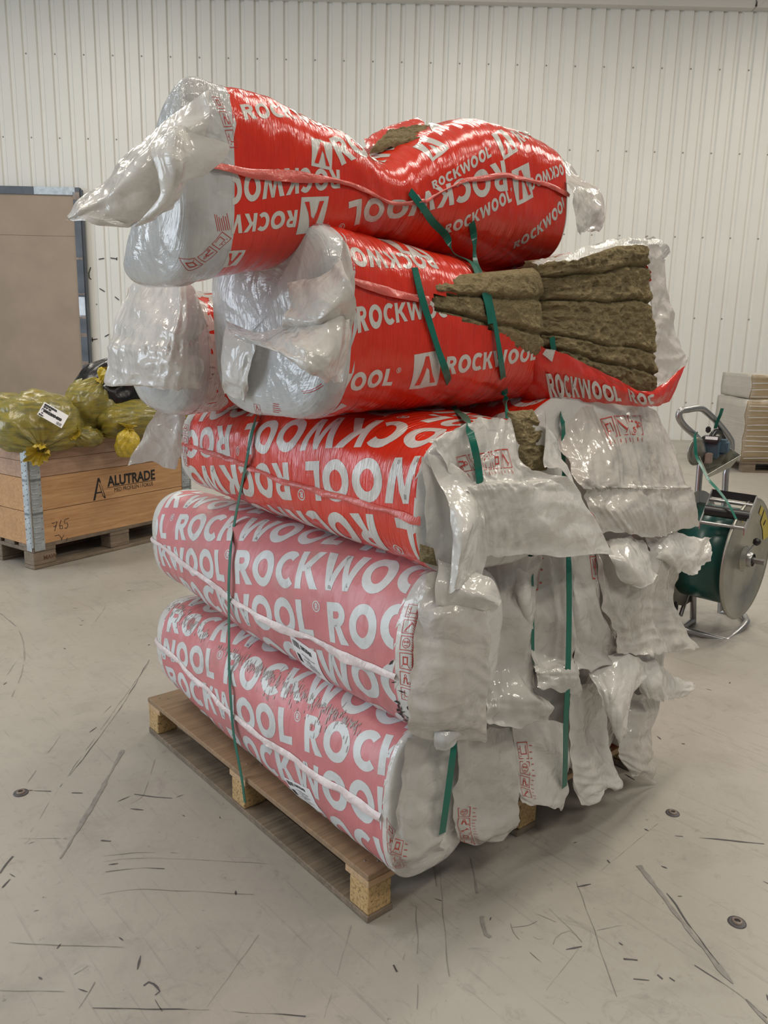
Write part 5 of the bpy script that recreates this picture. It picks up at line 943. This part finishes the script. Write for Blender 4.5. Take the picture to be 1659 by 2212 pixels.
# ================================================================ wooden crate of collars on a pallet, with bags
CA = math.radians(15.4); CO = (.3125, 3.425)
def cw(x, y, z=0.0): return (CO[0] + x * math.cos(CA) - y * math.sin(CA), CO[1] + x * math.sin(CA) + y * math.cos(CA), z)
cp = empty('wooden_pallet', (CO[0], CO[1], 0), CA); tag(cp, 'grey worn pallet under the wooden collar crate on the left', 'pallet')
def cb(name, lo, hi, m, parent, bev=.003): b = MB(); b.box(lo, hi, 0, bev); return b.build(name, m, parent)
for y0, y1 in ((0, .145), (.19, .29), (.33, .47), (.51, .61), (.655, .8)): cb('top_board', (0, y0, .122), (1.2, y1, .144), M['old_wood'], cp)
for x0, x1 in ((0, .145), (.5275, .6725), (1.055, 1.2)): cb('stretcher_board', (x0, 0, .1), (x1, .8, .1218), M['old_wood'], cp)
for x0, x1 in ((0, .145), (.5275, .6725), (1.055, 1.2)):
    for y0, y1 in ((0, .1), (.3275, .4725), (.7, .8)): cb('block', (x0, y0, .0222), (x1, y1, .0998), M['old_wood'], cp, .006)
for y0, y1 in ((0, .1), (.3275, .4725), (.7, .8)): cb('bottom_board', (0, y0, .001), (1.2, y1, .022), M['old_wood'], cp, .004)
mk = MB(); put_text(mk, 'MAW', .035, (.06, -.0005, .05), (1, 0, 0), (0, 0, 1), (0, -.0006, 0), 0, .001); mk.build('stamped_letters', M['knot'], cp)
KZ = .144; CH = .196
def collar(k, label, mats, split):
    z0 = KZ + CH * k + .0005; z1 = z0 + CH - .003
    e = empty('pallet_collar', (CO[0], CO[1], z0), CA); tag(e, label, 'pallet collar', 'wooden pallet collars of the crate')
    h = z1 - z0; zs = [(0, h * .495), (h * .505, h)] if split else [(0, h)]
    for a, b in zs:
        for lo, hi in (((.0, 0, a), (1.2, .02, b)), ((0, .78, a), (1.2, .8, b)), ((0, .0205, a), (.02, .7795, b)), ((1.18, .0205, a), (1.2, .7795, b))):
            o = cb('side_board', lo, hi, mats, e, .002)
    for (cx, cy, sx, sy) in ((0, 0, 1, 1), (1.2, 0, -1, 1), (0, .8, 1, -1), (1.2, .8, -1, -1)):
        g = MB(); t = .003; w = .075; d = .035 if k == 0 else .02
        def q(lo, hi, mi=0, bev=0):
            (a0, b0, c0), (a1, b1, c1) = lo, hi
            xs = sorted((cx + sx * a0, cx + sx * a1)); ys = sorted((cy + sy * b0, cy + sy * b1)); g.box((xs[0], ys[0], c0), (xs[1], ys[1], c1), mi, bev)
        q((.008, -.004, -d), (w, -.001, h - .002)); q((-.004, .008, -d), (-.001, w * .75, h - .002))
        for j in range(6):
            z = .012 + j * .03
            q((.012, -.008, z), (w * .72, -.003, z + .007), 0, .002); q((-.008, .012, z), (-.003, w * .5, z + .007), 0, .002)
        xc, yc = cx + sx * -.001, cy + sy * -.001
        g.tube([(xc, yc, -d * .3), (xc, yc, h)], .006, 8)
        for j in range(3):
            z = .03 + j * .062
            g.lathe((cx + sx * .065, cy - sy * .004, z), (0, -sy, 0), [(0, .005), (.002, .004), (.003, 0)], 8, 1); g.lathe((cx - sx * .004, cy + sy * .048, z), (-sx, 0, 0), [(0, .005), (.002, .004), (.003, 0)], 8, 1)
        g.build('corner_hinge', [M['galv'], M['worn']], e)
    return e
c0 = collar(0, 'lowest wooden collar of the crate with handwritten marks near its steel hinge', M['crate_a'], False)
c1 = collar(1, 'middle wooden collar of the crate with black company lettering and logo', M['crate_a'], False)
c2 = collar(2, 'top wooden collar of the crate made of two narrow greyish boards', M['crate_b'], True)
def on_front(mb, polys, c, z_off):   # crate-front polygons (x, z) -> collar space
    mb.add([(x, -.0007, z - z_off) for p in polys for x, z in p], [], 0)
    n = len(mb.v) - sum(len(p) for p in polys)
    for p in polys:
        mb.f.append(list(range(n, n + len(p)))); mb.m.append(0); mb.smooth.append(False); n += len(p)
ax, az = (0.528, 0.4169); bx, bz = (0.8977, 0.415); z1c = KZ + CH + .0005
lm = MB(); vs_, fs_ = text_polys('ALUTRADE', 1.0, .03); wx = max(v[0] for v in vs_); hh = .062
sc_ = (bx - ax) / wx
lm.add([(ax + v[0] * sc_, -.0012, az - z1c + .004 + v[1] * hh / .70) for v in vs_], fs_, 0)
ux_, uz_ = (0.5238, 0.4028); vx_, vz_ = (0.901, 0.4022)
on_front(lm, [[(ux_, az - .006), (vx_, az - .006), (vx_, az - .0025), (ux_, az - .0025)]], 0, z1c)
vs_, fs_ = text_polys('MED PROFILEN I FOKUS', 1.0, .0); wx2 = max(v[0] for v in vs_); sx0 = ax + .045
lm.add([(sx0 + v[0] * (bx - .02 - sx0) / wx2, -.0012, az - z1c - .038 + v[1] * .026 / .7) for v in vs_], fs_, 0)
gx, gz = (0.4171, 0.3632); g1x, g1z = (0.508, 0.3671); gw = g1x - gx; gz = az - .07; gh = .135
A_ = [[(0, 0), (.16, 0), (.52, .86), (.44, 1)], [(.44, 1), (.52, .86), (.58, .78), (.58, 1)], [(.58, 1), (.58, .8), (.62, .72), (.66, .8)], [(.60, 1), (.66, .8), (1, .05), (.94, 0)], [(.26, .30), (.74, .30), (.70, .36), (.29, .36)], [(.52, .70), (.56, .72), (.80, .16), (.76, .14)], [(.76, .14), (.94, 0), (1, .05), (.80, .16)]]
on_front(lm, [[(gx + x * gw, gz + z * gh) for x, z in p] for p in A_], 0, z1c)
lm.build('company_lettering', M['ink_black'], c1)
hw = MB(); hx, hz = (0.1284, 0.2075); z0c = KZ + .0005
def hs(pts, w=.004): stroke(hw, [(hx + x, -.0012, hz - z0c + z) for x, z in pts], w, (0, -1, 0), 0)
hs([(0, .05), (.012, .048), (.035, .055), (.015, .0)]); hs([(.01, .026), (.03, .03)]); hs([(.062, .058), (.05, .03), (.052, .006), (.066, .004), (.068, .024), (.052, .024)])
hs([(.115, .06), (.085, .056), (.083, .032), (.10, .036), (.105, .018), (.095, .002), (.082, .004)])
hs([(.012, -.03), (.04, -.028), (.05, -.04), (.06, -.06)], .003); hs([(.075, -.035), (.052, -.062)], .003); hs([(.095, -.055), (.088, -.075)], .003)
hw.build('handwriting', M['ink_black'], c0)
for (x, z, r) in ((.28, .555 + .14, .012), (.62, .62, .007)):
    kn = MB(); kn.lathe((x, -.0005, z - KZ - 2 * CH), (0, -1, 0), [(.0002, r), (.0004, 0)], 12); kn.build('wood_knot', M['knot'], c2)
kn2 = MB()
for y, z, r in ((.33, .36 - .01, .022),): kn2.lathe((-.0005, y, z - KZ - CH), (-1, 0, 0), [(.0002, r), (.0004, 0)], 12)
kn2.build('wood_knot', M['knot'], c1)

def sack(name, label, cat, center, rad, neck, m, mneck, seed, group, tail=.10, tailw=.07, squash=.25, tie=True, amp=.03):
    """tied plastic sack: lumpy body whose film gathers towards the neck"""
    c = np.array(center, float); nk = np.array(neck, float); nk /= np.linalg.norm(nk)
    u = np.cross(nk, (0.13, .2, 1)); u /= np.linalg.norm(u); w = np.cross(nk, u)
    nu, nv = 72, 44; th = np.linspace(0, 2 * math.pi, nu, endpoint=False); ph = np.linspace(0, 1, nv)
    T, Pp = np.meshgrid(th, ph)
    a = Pp * math.pi; rr_ = np.sin(a)**.72; hgt = -np.cos(a)
    pinch = np.clip((Pp - .72) / .28, 0, 1); rr_ = rr_ * (1 - .25 * pinch); hgt = hgt + .18 * pinch**2
    D = u[None, None] * (np.cos(T) * rr_)[..., None] + w[None, None] * (np.sin(T) * rr_)[..., None] + nk[None, None] * hgt[..., None]
    X = D * np.array(rad); N = D / (np.linalg.norm(D, axis=-1, keepdims=True) + 1e-6)
    cx_, sx_ = np.cos(T) * 1.3, np.sin(T) * 1.3
    d = .6 * amp * (pn(cx_ * 1.6 + seed, sx_ * 1.6 + hgt * 2, seed) + .5 * ridge(cx_ * 3 + hgt * 1.3, sx_ * 3 - hgt, seed + 1)) + amp * .45 * (.2 + pinch) * ridge(cx_ * 7, sx_ * 7 + hgt * .8, seed + 2)
    X = X + N * d[..., None]
    zc = -rad[2] * (1 - squash); X[..., 2] = np.where(X[..., 2] < zc, zc + (X[..., 2] - zc) * .25, X[..., 2])
    e = empty(name, tuple(c)); tag(e, label, cat, group)
    vs = X.reshape(-1, 3); fs = [(i * nu + j, i * nu + (j + 1) % nu, (i + 1) * nu + (j + 1) % nu, (i + 1) * nu + j) for i in range(nv - 1) for j in range(nu)]
    me = bpy.data.meshes.new('bag_body'); me.from_pydata([tuple(v) for v in vs], [], fs); me.polygons.foreach_set('use_smooth', [True] * len(fs)); me.update(); link_mesh('bag_body', me, m, e)
    if tie:
        top = X[-1].mean(0); nr = 14; vs = []; fs = []
        for i in range(nr):
            t = i / (nr - 1); r0 = (.25 + .75 * abs(t - .18) ** .7) * tailw if t > .02 else tailw * .5
            for j in range(nu):
                rrr = r0 * (1 + .45 * float(pn(math.cos(th[j]) * 3 + 5, math.sin(th[j]) * 3 + t * 1.5, seed + 8)) + .10 * math.sin(th[j] * 9 + seed))
                bend = np.array((.5 * t * t * tail * math.cos(seed), .5 * t * t * tail * math.sin(seed), -.35 * t * t * tail))
                vs.append(top + nk * (t * tail - .012) + (u * math.cos(th[j]) + w * math.sin(th[j])) * rrr + bend)
        fs = [(i * nu + j, i * nu + (j + 1) % nu, (i + 1) * nu + (j + 1) % nu, (i + 1) * nu + j) for i in range(nr - 1) for j in range(nu)]
        me = bpy.data.meshes.new('tied_neck'); me.from_pydata([tuple(v) for v in vs], [], fs); me.polygons.foreach_set('use_smooth', [True] * len(fs)); me.update(); link_mesh('tied_neck', me, mneck, e)
    return e
YG = 'yellow sacks in the wooden crate'; SY, SN = M['yellow'], M['yellow_clear']
b1 = sack('plastic_sack', 'large yellow sack with a white paper label, in the near corner of the crate', 'plastic sack', (0.4287, 3.563, 0.8227), (.245, .20, .185), (-.2, -.9, -.5), SY, SN, 3, YG, .05, .07)
lb = MB(); o0 = np.array((0.3443, 3.292, 0.9106)); eX = np.array((0.4422, 3.208, 0.8378)) - o0; eY = np.array((0.3981, 3.325, 0.9742)) - o0
nn = np.cross(eX, eY); nn /= np.linalg.norm(nn)
if nn @ (np.array(CAM_LOC) - o0) < 0: nn = -nn
off = nn * .001
lb.add([o0, o0 + eX, o0 + eX + eY, o0 + eY], [(0, 1, 2, 3)], 0)
exn, eyn = eX / np.linalg.norm(eX), eY / np.linalg.norm(eY); LW, LH = np.linalg.norm(eX), np.linalg.norm(eY)
for s_, x, y, k in (('EWC/AVFALL', .06, .80, .14), ('17 06 04', .06, .64, .14), ('3580200400', .05, .38, .24), ('kg', .1, .22, .1), ('Datum', .05, .06, .1)):
    put_text(lb, s_, LH * k, o0 + eX * x + eY * y, exn * (LW * .9 / (LH * .24 * 5.6) if k == .24 else 1), eyn, off, 1, .002)
rr = random.Random(3); x = .74
while x < .95: w_ = rr.choice((.008, .016)); a = o0 + eX * x + eY * .05 + off; lb.add([a, a + eX * w_, a + eX * w_ + eY * .2, a + eY * .2], [(0, 1, 2, 3)], 1); x += w_ + .012
lab = lb.build('paper_label', [M['paper'], M['ink_black']]); lab.parent = b1; lab.matrix_parent_inverse = Matrix.Translation(-Vector(b1.location))
sack('plastic_sack', 'tied yellow sack with a knotted neck, in front of the black sack', 'plastic sack', (0.7747, 3.661, 0.9038), (.155, .15, .155), (.25, -.35, .75), SY, SN, 6, YG, .10, .085)
sack('plastic_sack', 'yellow sack behind the labelled sack at the left edge of the photo', 'plastic sack', (0.3944, 4.094, 0.8119), (.22, .2, .16), (-.8, .2, .2), SY, SN, 9, YG, .06, .05)
sack('plastic_sack', 'yellow sack lying below the black sack, partly behind the stacked packs', 'plastic sack', (0.9783, 3.525, 0.8213), (.20, .15, .125), (.9, -.2, .3), SY, SN, 12, YG, .08, .06)
sack('plastic_sack', 'small yellow film bundle hanging over the top edge of the crate', 'plastic sack', (0.8581, 3.325, 0.7022), (.07, .055, .085), (.2, 0, 1), SN, SN, 15, YG, .05, .06, amp=.015)
sack('plastic_sack', 'flat yellow sack wedged between the labelled and the knotted sack', 'plastic sack', (0.6724, 3.525, 0.7392), (.11, .11, .06), (-.6, -.5, .5), SY, SN, 18, YG, .06, .05)
sack('plastic_sack', 'black plastic sack at the back of the wooden crate', 'plastic sack', (0.9791, 3.722, 0.9792), (.28, .2, .2), (.3, .2, .9), M['blackbag'], M['blackbag'], 21, None, .06, .06)
fill = MB(); fill.box((.03, .03, .2), (1.17, .77, .48)); 
for nm, lbl, x0, x1, sd in (('plastic_sack', 'olive yellow sack low in the crate under the labelled sack', .20, .23, 31), ('plastic_sack', 'olive yellow sack low in the crate under the black sack', .75, .26, 33)):
    sack(nm, lbl, 'plastic sack', cw(x0 + .12, .4, .42), (.26, .28, .2), (0, .1, 1), SY, SN, sd, YG, .02, .02, amp=.015)

# ================================================================ strapping reel cart
rc = empty('strapping_cart', gp(1.62, 3.7)); tag(rc, 'wheeled steel strapping cart with a big reel of green band, right of the stack', 'strapping cart')
Winv = Matrix.Translation(-Vector(rc.location))
def cart(mb, name, mats): o = mb.build(name, mats, rc); o.matrix_parent_inverse = Winv; return o
AX = RT * .72 - FW * .69; AX /= np.linalg.norm(AX)
fc = np.array((2.572, 0.3715, 0.3923)); fl_c = fc - AX * .255; Rr = .285
fg = MB(); fg.lathe(fc, AX, [(-.006, .06), (-.006, Rr), (.004, Rr + .004), (.010, Rr - .004), (.004, Rr - .014), (.002, Rr * .66), (-.016, Rr * .60), (-.016, .06), (.012, .055), (.012, 0)], 72); cart(fg, 'reel_flange', M['plate'])
fg = MB(); fg.lathe(fl_c, AX, [(-.012, 0), (-.012, Rr - .012), (-.006, Rr), (.004, Rr), (.004, .05)], 72); cart(fg, 'reel_flange', M['plate'])
co = MB(); co.lathe(fl_c, AX, [(.006, .05), (.006, Rr * .80), (.246, Rr * .80), (.246, .05)], 72); cart(co, 'coiled_band', M['coil'])
hub = MB(); hub.lathe(fc, AX, [(.01, .036), (.03, .034), (.034, .03)], 24); hub.tube([fc + AX * .02, fc + AX * .085], .014, 14); hub.tube([fl_c - AX * .03, fc], .018, 14); cart(hub, 'reel_hub', M['steel'])
lev = MB(); a = np.array((2.475, 0.323, 0.4473)); b_ = np.array((2.485, 0.2886, 0.5093)); lev.tube([a, b_], .0045, 10); cart(lev, 'lever', M['galv'])
kn_ = MB(); kn_.lathe(b_ - (b_ - a) * .1, b_ - a, [(-.016, 0), (-.014, .012), (0, .018), (.012, .014), (.018, 0)], 20); cart(kn_, 'lever_knob', M['black'])
for ang in (62, 118, 40):
    st = MB()
    A0 = math.radians(ang); zax = np.array((0, 0, 1.0)); hz_ = np.cross(zax, AX); hz_ /= np.linalg.norm(hz_)
    def pt(r, t): return fc + AX * .006 + (zax * math.sin(t) + hz_ * math.cos(t)) * r
    if ang == 40: vs = [pt(Rr * r, A0 + dt) for r, dt in ((.93, -.45), (.93, -.1), (.93, .25), (.70, .2), (.70, -.1), (.70, -.4))]
    else: vs = [pt(Rr * r, A0 + dt) for r, dt in ((.92, -.08), (.92, .08), (.78, .09), (.78, -.09))]
    st.add(vs, [list(range(len(vs)))], 0)
    if ang == 40:
        st.add([pt(Rr * r, A0 + dt) + AX * .0006 for r, dt in ((.86, -.02), (.86, .03), (.75, .04), (.75, -.03))], [(0, 1, 2, 3)], 1)
    cart(st, 'warning_sticker', [M['yellow_ink'], M['ink_black']])
frm = MB()
frm.tube(smooth_path([(2.604, 0.6082, 0.0019), (2.578, 0.6306, 0.3962), (2.567, 0.6399, 0.7861), (2.571, 0.6367, 0.8645), (2.54, 0.6502, 0.925), (2.461, 0.6787, 0.9836), (2.418, 0.6894, 1.026), (2.42, 0.6873, 1.058), (2.464, 0.6756, 1.064), (2.563, 0.6696, 1.067), (2.63, 0.665, 1.043), (2.733, 0.6558, 0.9874), (2.827, 0.6407, 0.9151), (2.848, 0.6353, 0.8796), (2.85, 0.634, 0.8213), (2.832, 0.6361, 0.7522), (2.834, 0.6343, 0.6459), (2.873, 0.6013, -0.017)], 5), .0155, 14)
cart(frm, 'frame_tube', M['steel'])
base = MB(); base.tube(smooth_path([(2.603, 0.609, 0.0141), (2.48, 0.583, 0.0199), (2.396, 0.5496, 0.0344), (2.42, 0.5026, 0.0245), (2.515, 0.4212, -0.0074), (2.543, 0.3964, -0.0112), (2.623, 0.4069, -0.0072), (2.743, 0.4091, 0.0248), (2.824, 0.4449, 0.0184), (2.881, 0.5015, 0.0222), (2.871, 0.6027, 0.0033)], 5), .015, 14); cart(base, 'base_tube', M['steel'])
sp = MB(); sp.tube([(2.402, 0.6497, 0.1406), (2.499, 0.6326, 0.1496), (2.581, 0.628, 0.1828)], .011, 10); sp.tube([(2.478, 0.6112, 0.0646), (2.577, 0.631, 0.1827), (2.589, 0.6209, 0.2548)], .010, 10); cart(sp, 'support_bar', M['steel'])
wh = MB(); wc = np.array((2.442, 0.642, 0.0825)); wax = RT * .9 - FW * .43
wh.lathe(wc, wax, [(-.025, .02), (-.025, .065), (-.018, .083), (0, .088), (.018, .083), (.025, .065), (.025, .02)], 36); cart(wh, 'wheel', M['rubber'])
gd = MB(); gc = np.array((2.508, 0.6382, 0.8689)); ga = -FW * .75 + RT * .55
gd.lathe(gc, ga, [(-.006, 0), (-.006, .062), (0, .068), (.006, .066), (.007, .052), (.002, .046), (.004, .03), (.003, 0)], 40); cart(gd, 'guide_disc', M['plate'])
ty = MB(); P0, P1, P2, P3 = [np.array(p) for p in ((2.489, 0.5756, 0.8365), (2.524, 0.5717, 0.7594), (2.806, 0.5663, 0.8308), (2.836, 0.6725, 0.8411))]
A1, A2, A3, A4 = [np.array(p) for p in ((2.54, 0.6367, 0.8446), (2.462, 0.5454, 0.7732), (2.71, 0.5171, 0.8488), (2.823, 0.6304, 0.8633))]
B1, B2, B3, B4 = [p + np.array((0, 0, -.012)) - 0 for p in (np.array((2.587, 0.6225, 0.7867)), np.array((2.504, 0.5621, 0.7648)), np.array((2.68, 0.5425, 0.8031)), np.array((2.771, 0.6232, 0.8056)))]
ty.add([A1, A2, A3, A4, B1, B2, B3, B4], [(0, 1, 5, 4), (1, 2, 6, 5), (2, 3, 7, 6), (3, 0, 4, 7), (4, 5, 6, 7)], 0)
for p, q_ in ((A1, A2), (A2, A3), (A3, A4), (A4, A1)): ty.tube([p, q_], .003, 6)
cart(ty, 'tool_tray', M['plate'])
br = MB()
C0, C1, C2, C3 = [np.array(p) for p in ((2.444, 0.5087, 0.7154), (2.532, 0.3405, 0.7029), (2.351, 0.2982, 0.5812), (2.269, 0.4611, 0.5902))]
def bar(p, q, r, mi=0): br.tube([p, q], r, 12, mi)
dn = np.array((0, 0, -.03))
for p, q_ in ((C0, C3), (C1, C2)): br.add([p, q_, q_ + dn, p + dn, p + AX * .006, q_ + AX * .006, q_ + dn + AX * .006, p + dn + AX * .006], [(0, 1, 2, 3), (4, 7, 6, 5), (0, 4, 5, 1), (3, 2, 6, 7), (0, 3, 7, 4), (1, 5, 6, 2)], 0)
br.add([C0, C1, C1 + dn * 1.2, C0 + dn * 1.2, C0 - FW * .004, C1 - FW * .004, C1 + dn * 1.2 - FW * .004, C0 + dn * 1.2 - FW * .004], [(0, 1, 2, 3), (7, 6, 5, 4), (0, 4, 5, 1), (3, 2, 6, 7)], 1)
bar(C0 * .8 + C3 * .2 + dn * .6, C1 * .8 + C2 * .2 + dn * .6, .008); bar(C0 * .12 + C3 * .88 + dn * .6, C1 * .12 + C2 * .88 + dn * .6, .008)
cart(br, 'roller_bracket', [M['steel'], M['black']])
ro = MB(); ro.tube([C0 * .42 + C3 * .58 + dn * .3, C1 * .42 + C2 * .58 + dn * .3], .024, 20); cart(ro, 'black_roller', M['black'])
tl = empty('strapping_tool', (2.678, 0.6238, 0.8742)); tag(tl, 'blue and black battery strapping tool lying in the tray of the cart', 'strapping tool')
Tinv = Matrix.Translation(-Vector(tl.location))
def obox(mb, c, ex, ey, ez, mi=0, bev=.004):
    bm = bmesh.new(); bmesh.ops.create_cube(bm, size=1); l = [np.linalg.norm(v) for v in (ex, ey, ez)]
    for v in bm.verts: v.co = Vector((v.co.x * l[0], v.co.y * l[1], v.co.z * l[2]))
    bmesh.ops.bevel(bm, geom=bm.edges[:], offset=bev, segments=2, affect='EDGES'); bm.verts.index_update()
    u, v_, w = [np.array(q) / k for q, k in zip((ex, ey, ez), l)]
    mb.add([np.array(c) + u * q.co.x + v_ * q.co.y + w * q.co.z for q in bm.verts], [[q.index for q in f.verts] for f in bm.faces], mi); bm.free()
def tool(mb, name, m): o = mb.build(name, m, tl); o.matrix_parent_inverse = Tinv
tz = np.array((0, 0, 1.0)); tu = RT * .85 - FW * .5; tv = RT * .5 + FW * .85
t_ = MB(); obox(t_, (2.641, 0.6294, 0.8671), tu * .07, tv * .09, tz * .075); obox(t_, (2.72, 0.6134, 0.8792), tu * .055, tv * .1, tz * .07, 0, .012); tool(t_, 'tool_housing', M['blue'])
t_ = MB(); obox(t_, (2.615, 0.6247, 0.9208), tu * .085, tv * .085, tz * .028 + tv * .006, 0, .006); obox(t_, (2.678, 0.6762, 0.9589), tu * .022, tv * .03, tz * .03, 0, .005); t_.tube(smooth_path([(2.653, 0.645, 0.9252), (2.705, 0.6534, 0.9484), (2.772, 0.6613, 0.9415), (2.817, 0.662, 0.9134)], 4), .014, 10); tool(t_, 'battery_handle', M['black'])
t_ = MB(); obox(t_, (2.576, 0.6057, 0.8346), tu * .03, tv * .06, tz * .05, 0, .004); tool(t_, 'feed_wheel', M['worn'])
t_ = MB()
dpl = np.array((2.573, 0.6015, 0.9303))
t_.add([dpl - tu * .028 - tz * .006, dpl + tu * .028 - tz * .006, dpl + tu * .028 + tz * .008 + tv * .003, dpl - tu * .028 + tz * .008 + tv * .003], [(0, 1, 2, 3)], 0); tool(t_, 'display_plate', M['paper'])
sp_ = smooth_path([(2.663, 0.6106, 1.068), (2.668, 0.6191, 1.038), (2.688, 0.6411, 0.9977), (2.703, 0.6547, 0.9664)], 5)
tag(strap('strap_end', 'free end of green band sticking up beside the strapping tool', [(p, -FW) for p in sp_], .016), cat='strap')
strap('strapping_band', 'green band running from the cart handle down over the rollers to the reel', [(np.array(p), -FW * .9 + RT * .3) for p in
      ((2.536, 0.6534, 0.9513), (2.476, 0.6322, 0.9482), (2.448, 0.6109, 0.8982), (2.445, 0.6, 0.8564), (2.436, 0.5681, 0.8179), (2.409, 0.5118, 0.7636), (2.391, 0.4488, 0.7218), (2.362, 0.3813, 0.673), (2.323, 0.3224, 0.6218))], .016)

# ================================================================ wrapped pallet load by the back wall on the right
wp = empty('wrapped_pallet_load', gp(3.92, 8.76)); wp.rotation_euler = (0, 0, YAW)
tag(wp, 'low pallet of brown sheets in clear stretch wrap by the back wall on the right', 'wrapped pallet')
def wob(lo, hi, name, mats, seed, slots=None):
    bm = bmesh.new(); bmesh.ops.create_cube(bm, size=1); bmesh.ops.bevel(bm, geom=bm.edges[:], offset=.008, segments=2, affect='EDGES'); bmesh.ops.subdivide_edges(bm, edges=bm.edges[:], cuts=7, use_grid_fill=True)
    for v in bm.verts:
        p = [lo[k] + (v.co[k] + .5) * (hi[k] - lo[k]) for k in range(3)]
        v.co = Vector(p) + Vector((float(pn(p[1] * 4, p[2] * 7, seed)), float(pn(p[0] * 4, p[2] * 7, seed + 1)), float(pn(p[0] * 3, p[1] * 3, seed + 2)) * .6)) * .016
    for f in bm.faces:
        f.smooth = True; f.material_index = 1 if (len(mats) > 1 and (f.normal.x < -.6 or f.normal.z > .6)) else 0
    me = bpy.data.meshes.new(name); bm.to_mesh(me); bm.free(); return link_mesh(name, me, mats, wp)
wob((.0, 0, .12), (1.6, .82, .803), 'sheet_stack', [M['card'], M['card_end']], 3); wob((.03, .02, .81), (1.6, .82, 1.07), 'sheet_stack', [M['card'], M['card_end']], 6)
wb = MB()
wb.box((0.02, 0, .10), (1.6, .8, .122))
for x0 in (.04, .7, 1.4):
    for y0 in (0.01, .35, .69): wb.box((x0, y0, .022), (x0 + .14, y0 + .1, .1))
for y0 in (0.01, .35, .69): wb.box((0.04, y0, .001), (1.58, y0 + .1, .022))
wb.build('pallet_base', M['old_wood'], wp)
wl_ = MB(); rr = random.Random(5)
for k in range(14):
    z = .16 + k * .063 + rr.uniform(-.01, .01); stroke(wl_, [(x, -.024, z + .012 * math.sin(x * 2 + k) + x * .01) for x in np.linspace(.02, 1.6, 8)], .006, (0, -1, 0), 0)
stroke(wl_, [(.30, -.025, .95), (.36, -.025, .55), (.42, -.025, .12)], .018, (0, -1, 0), 0)
wl_.build('stretch_wrap_folds', M['letter_pale'], wp)
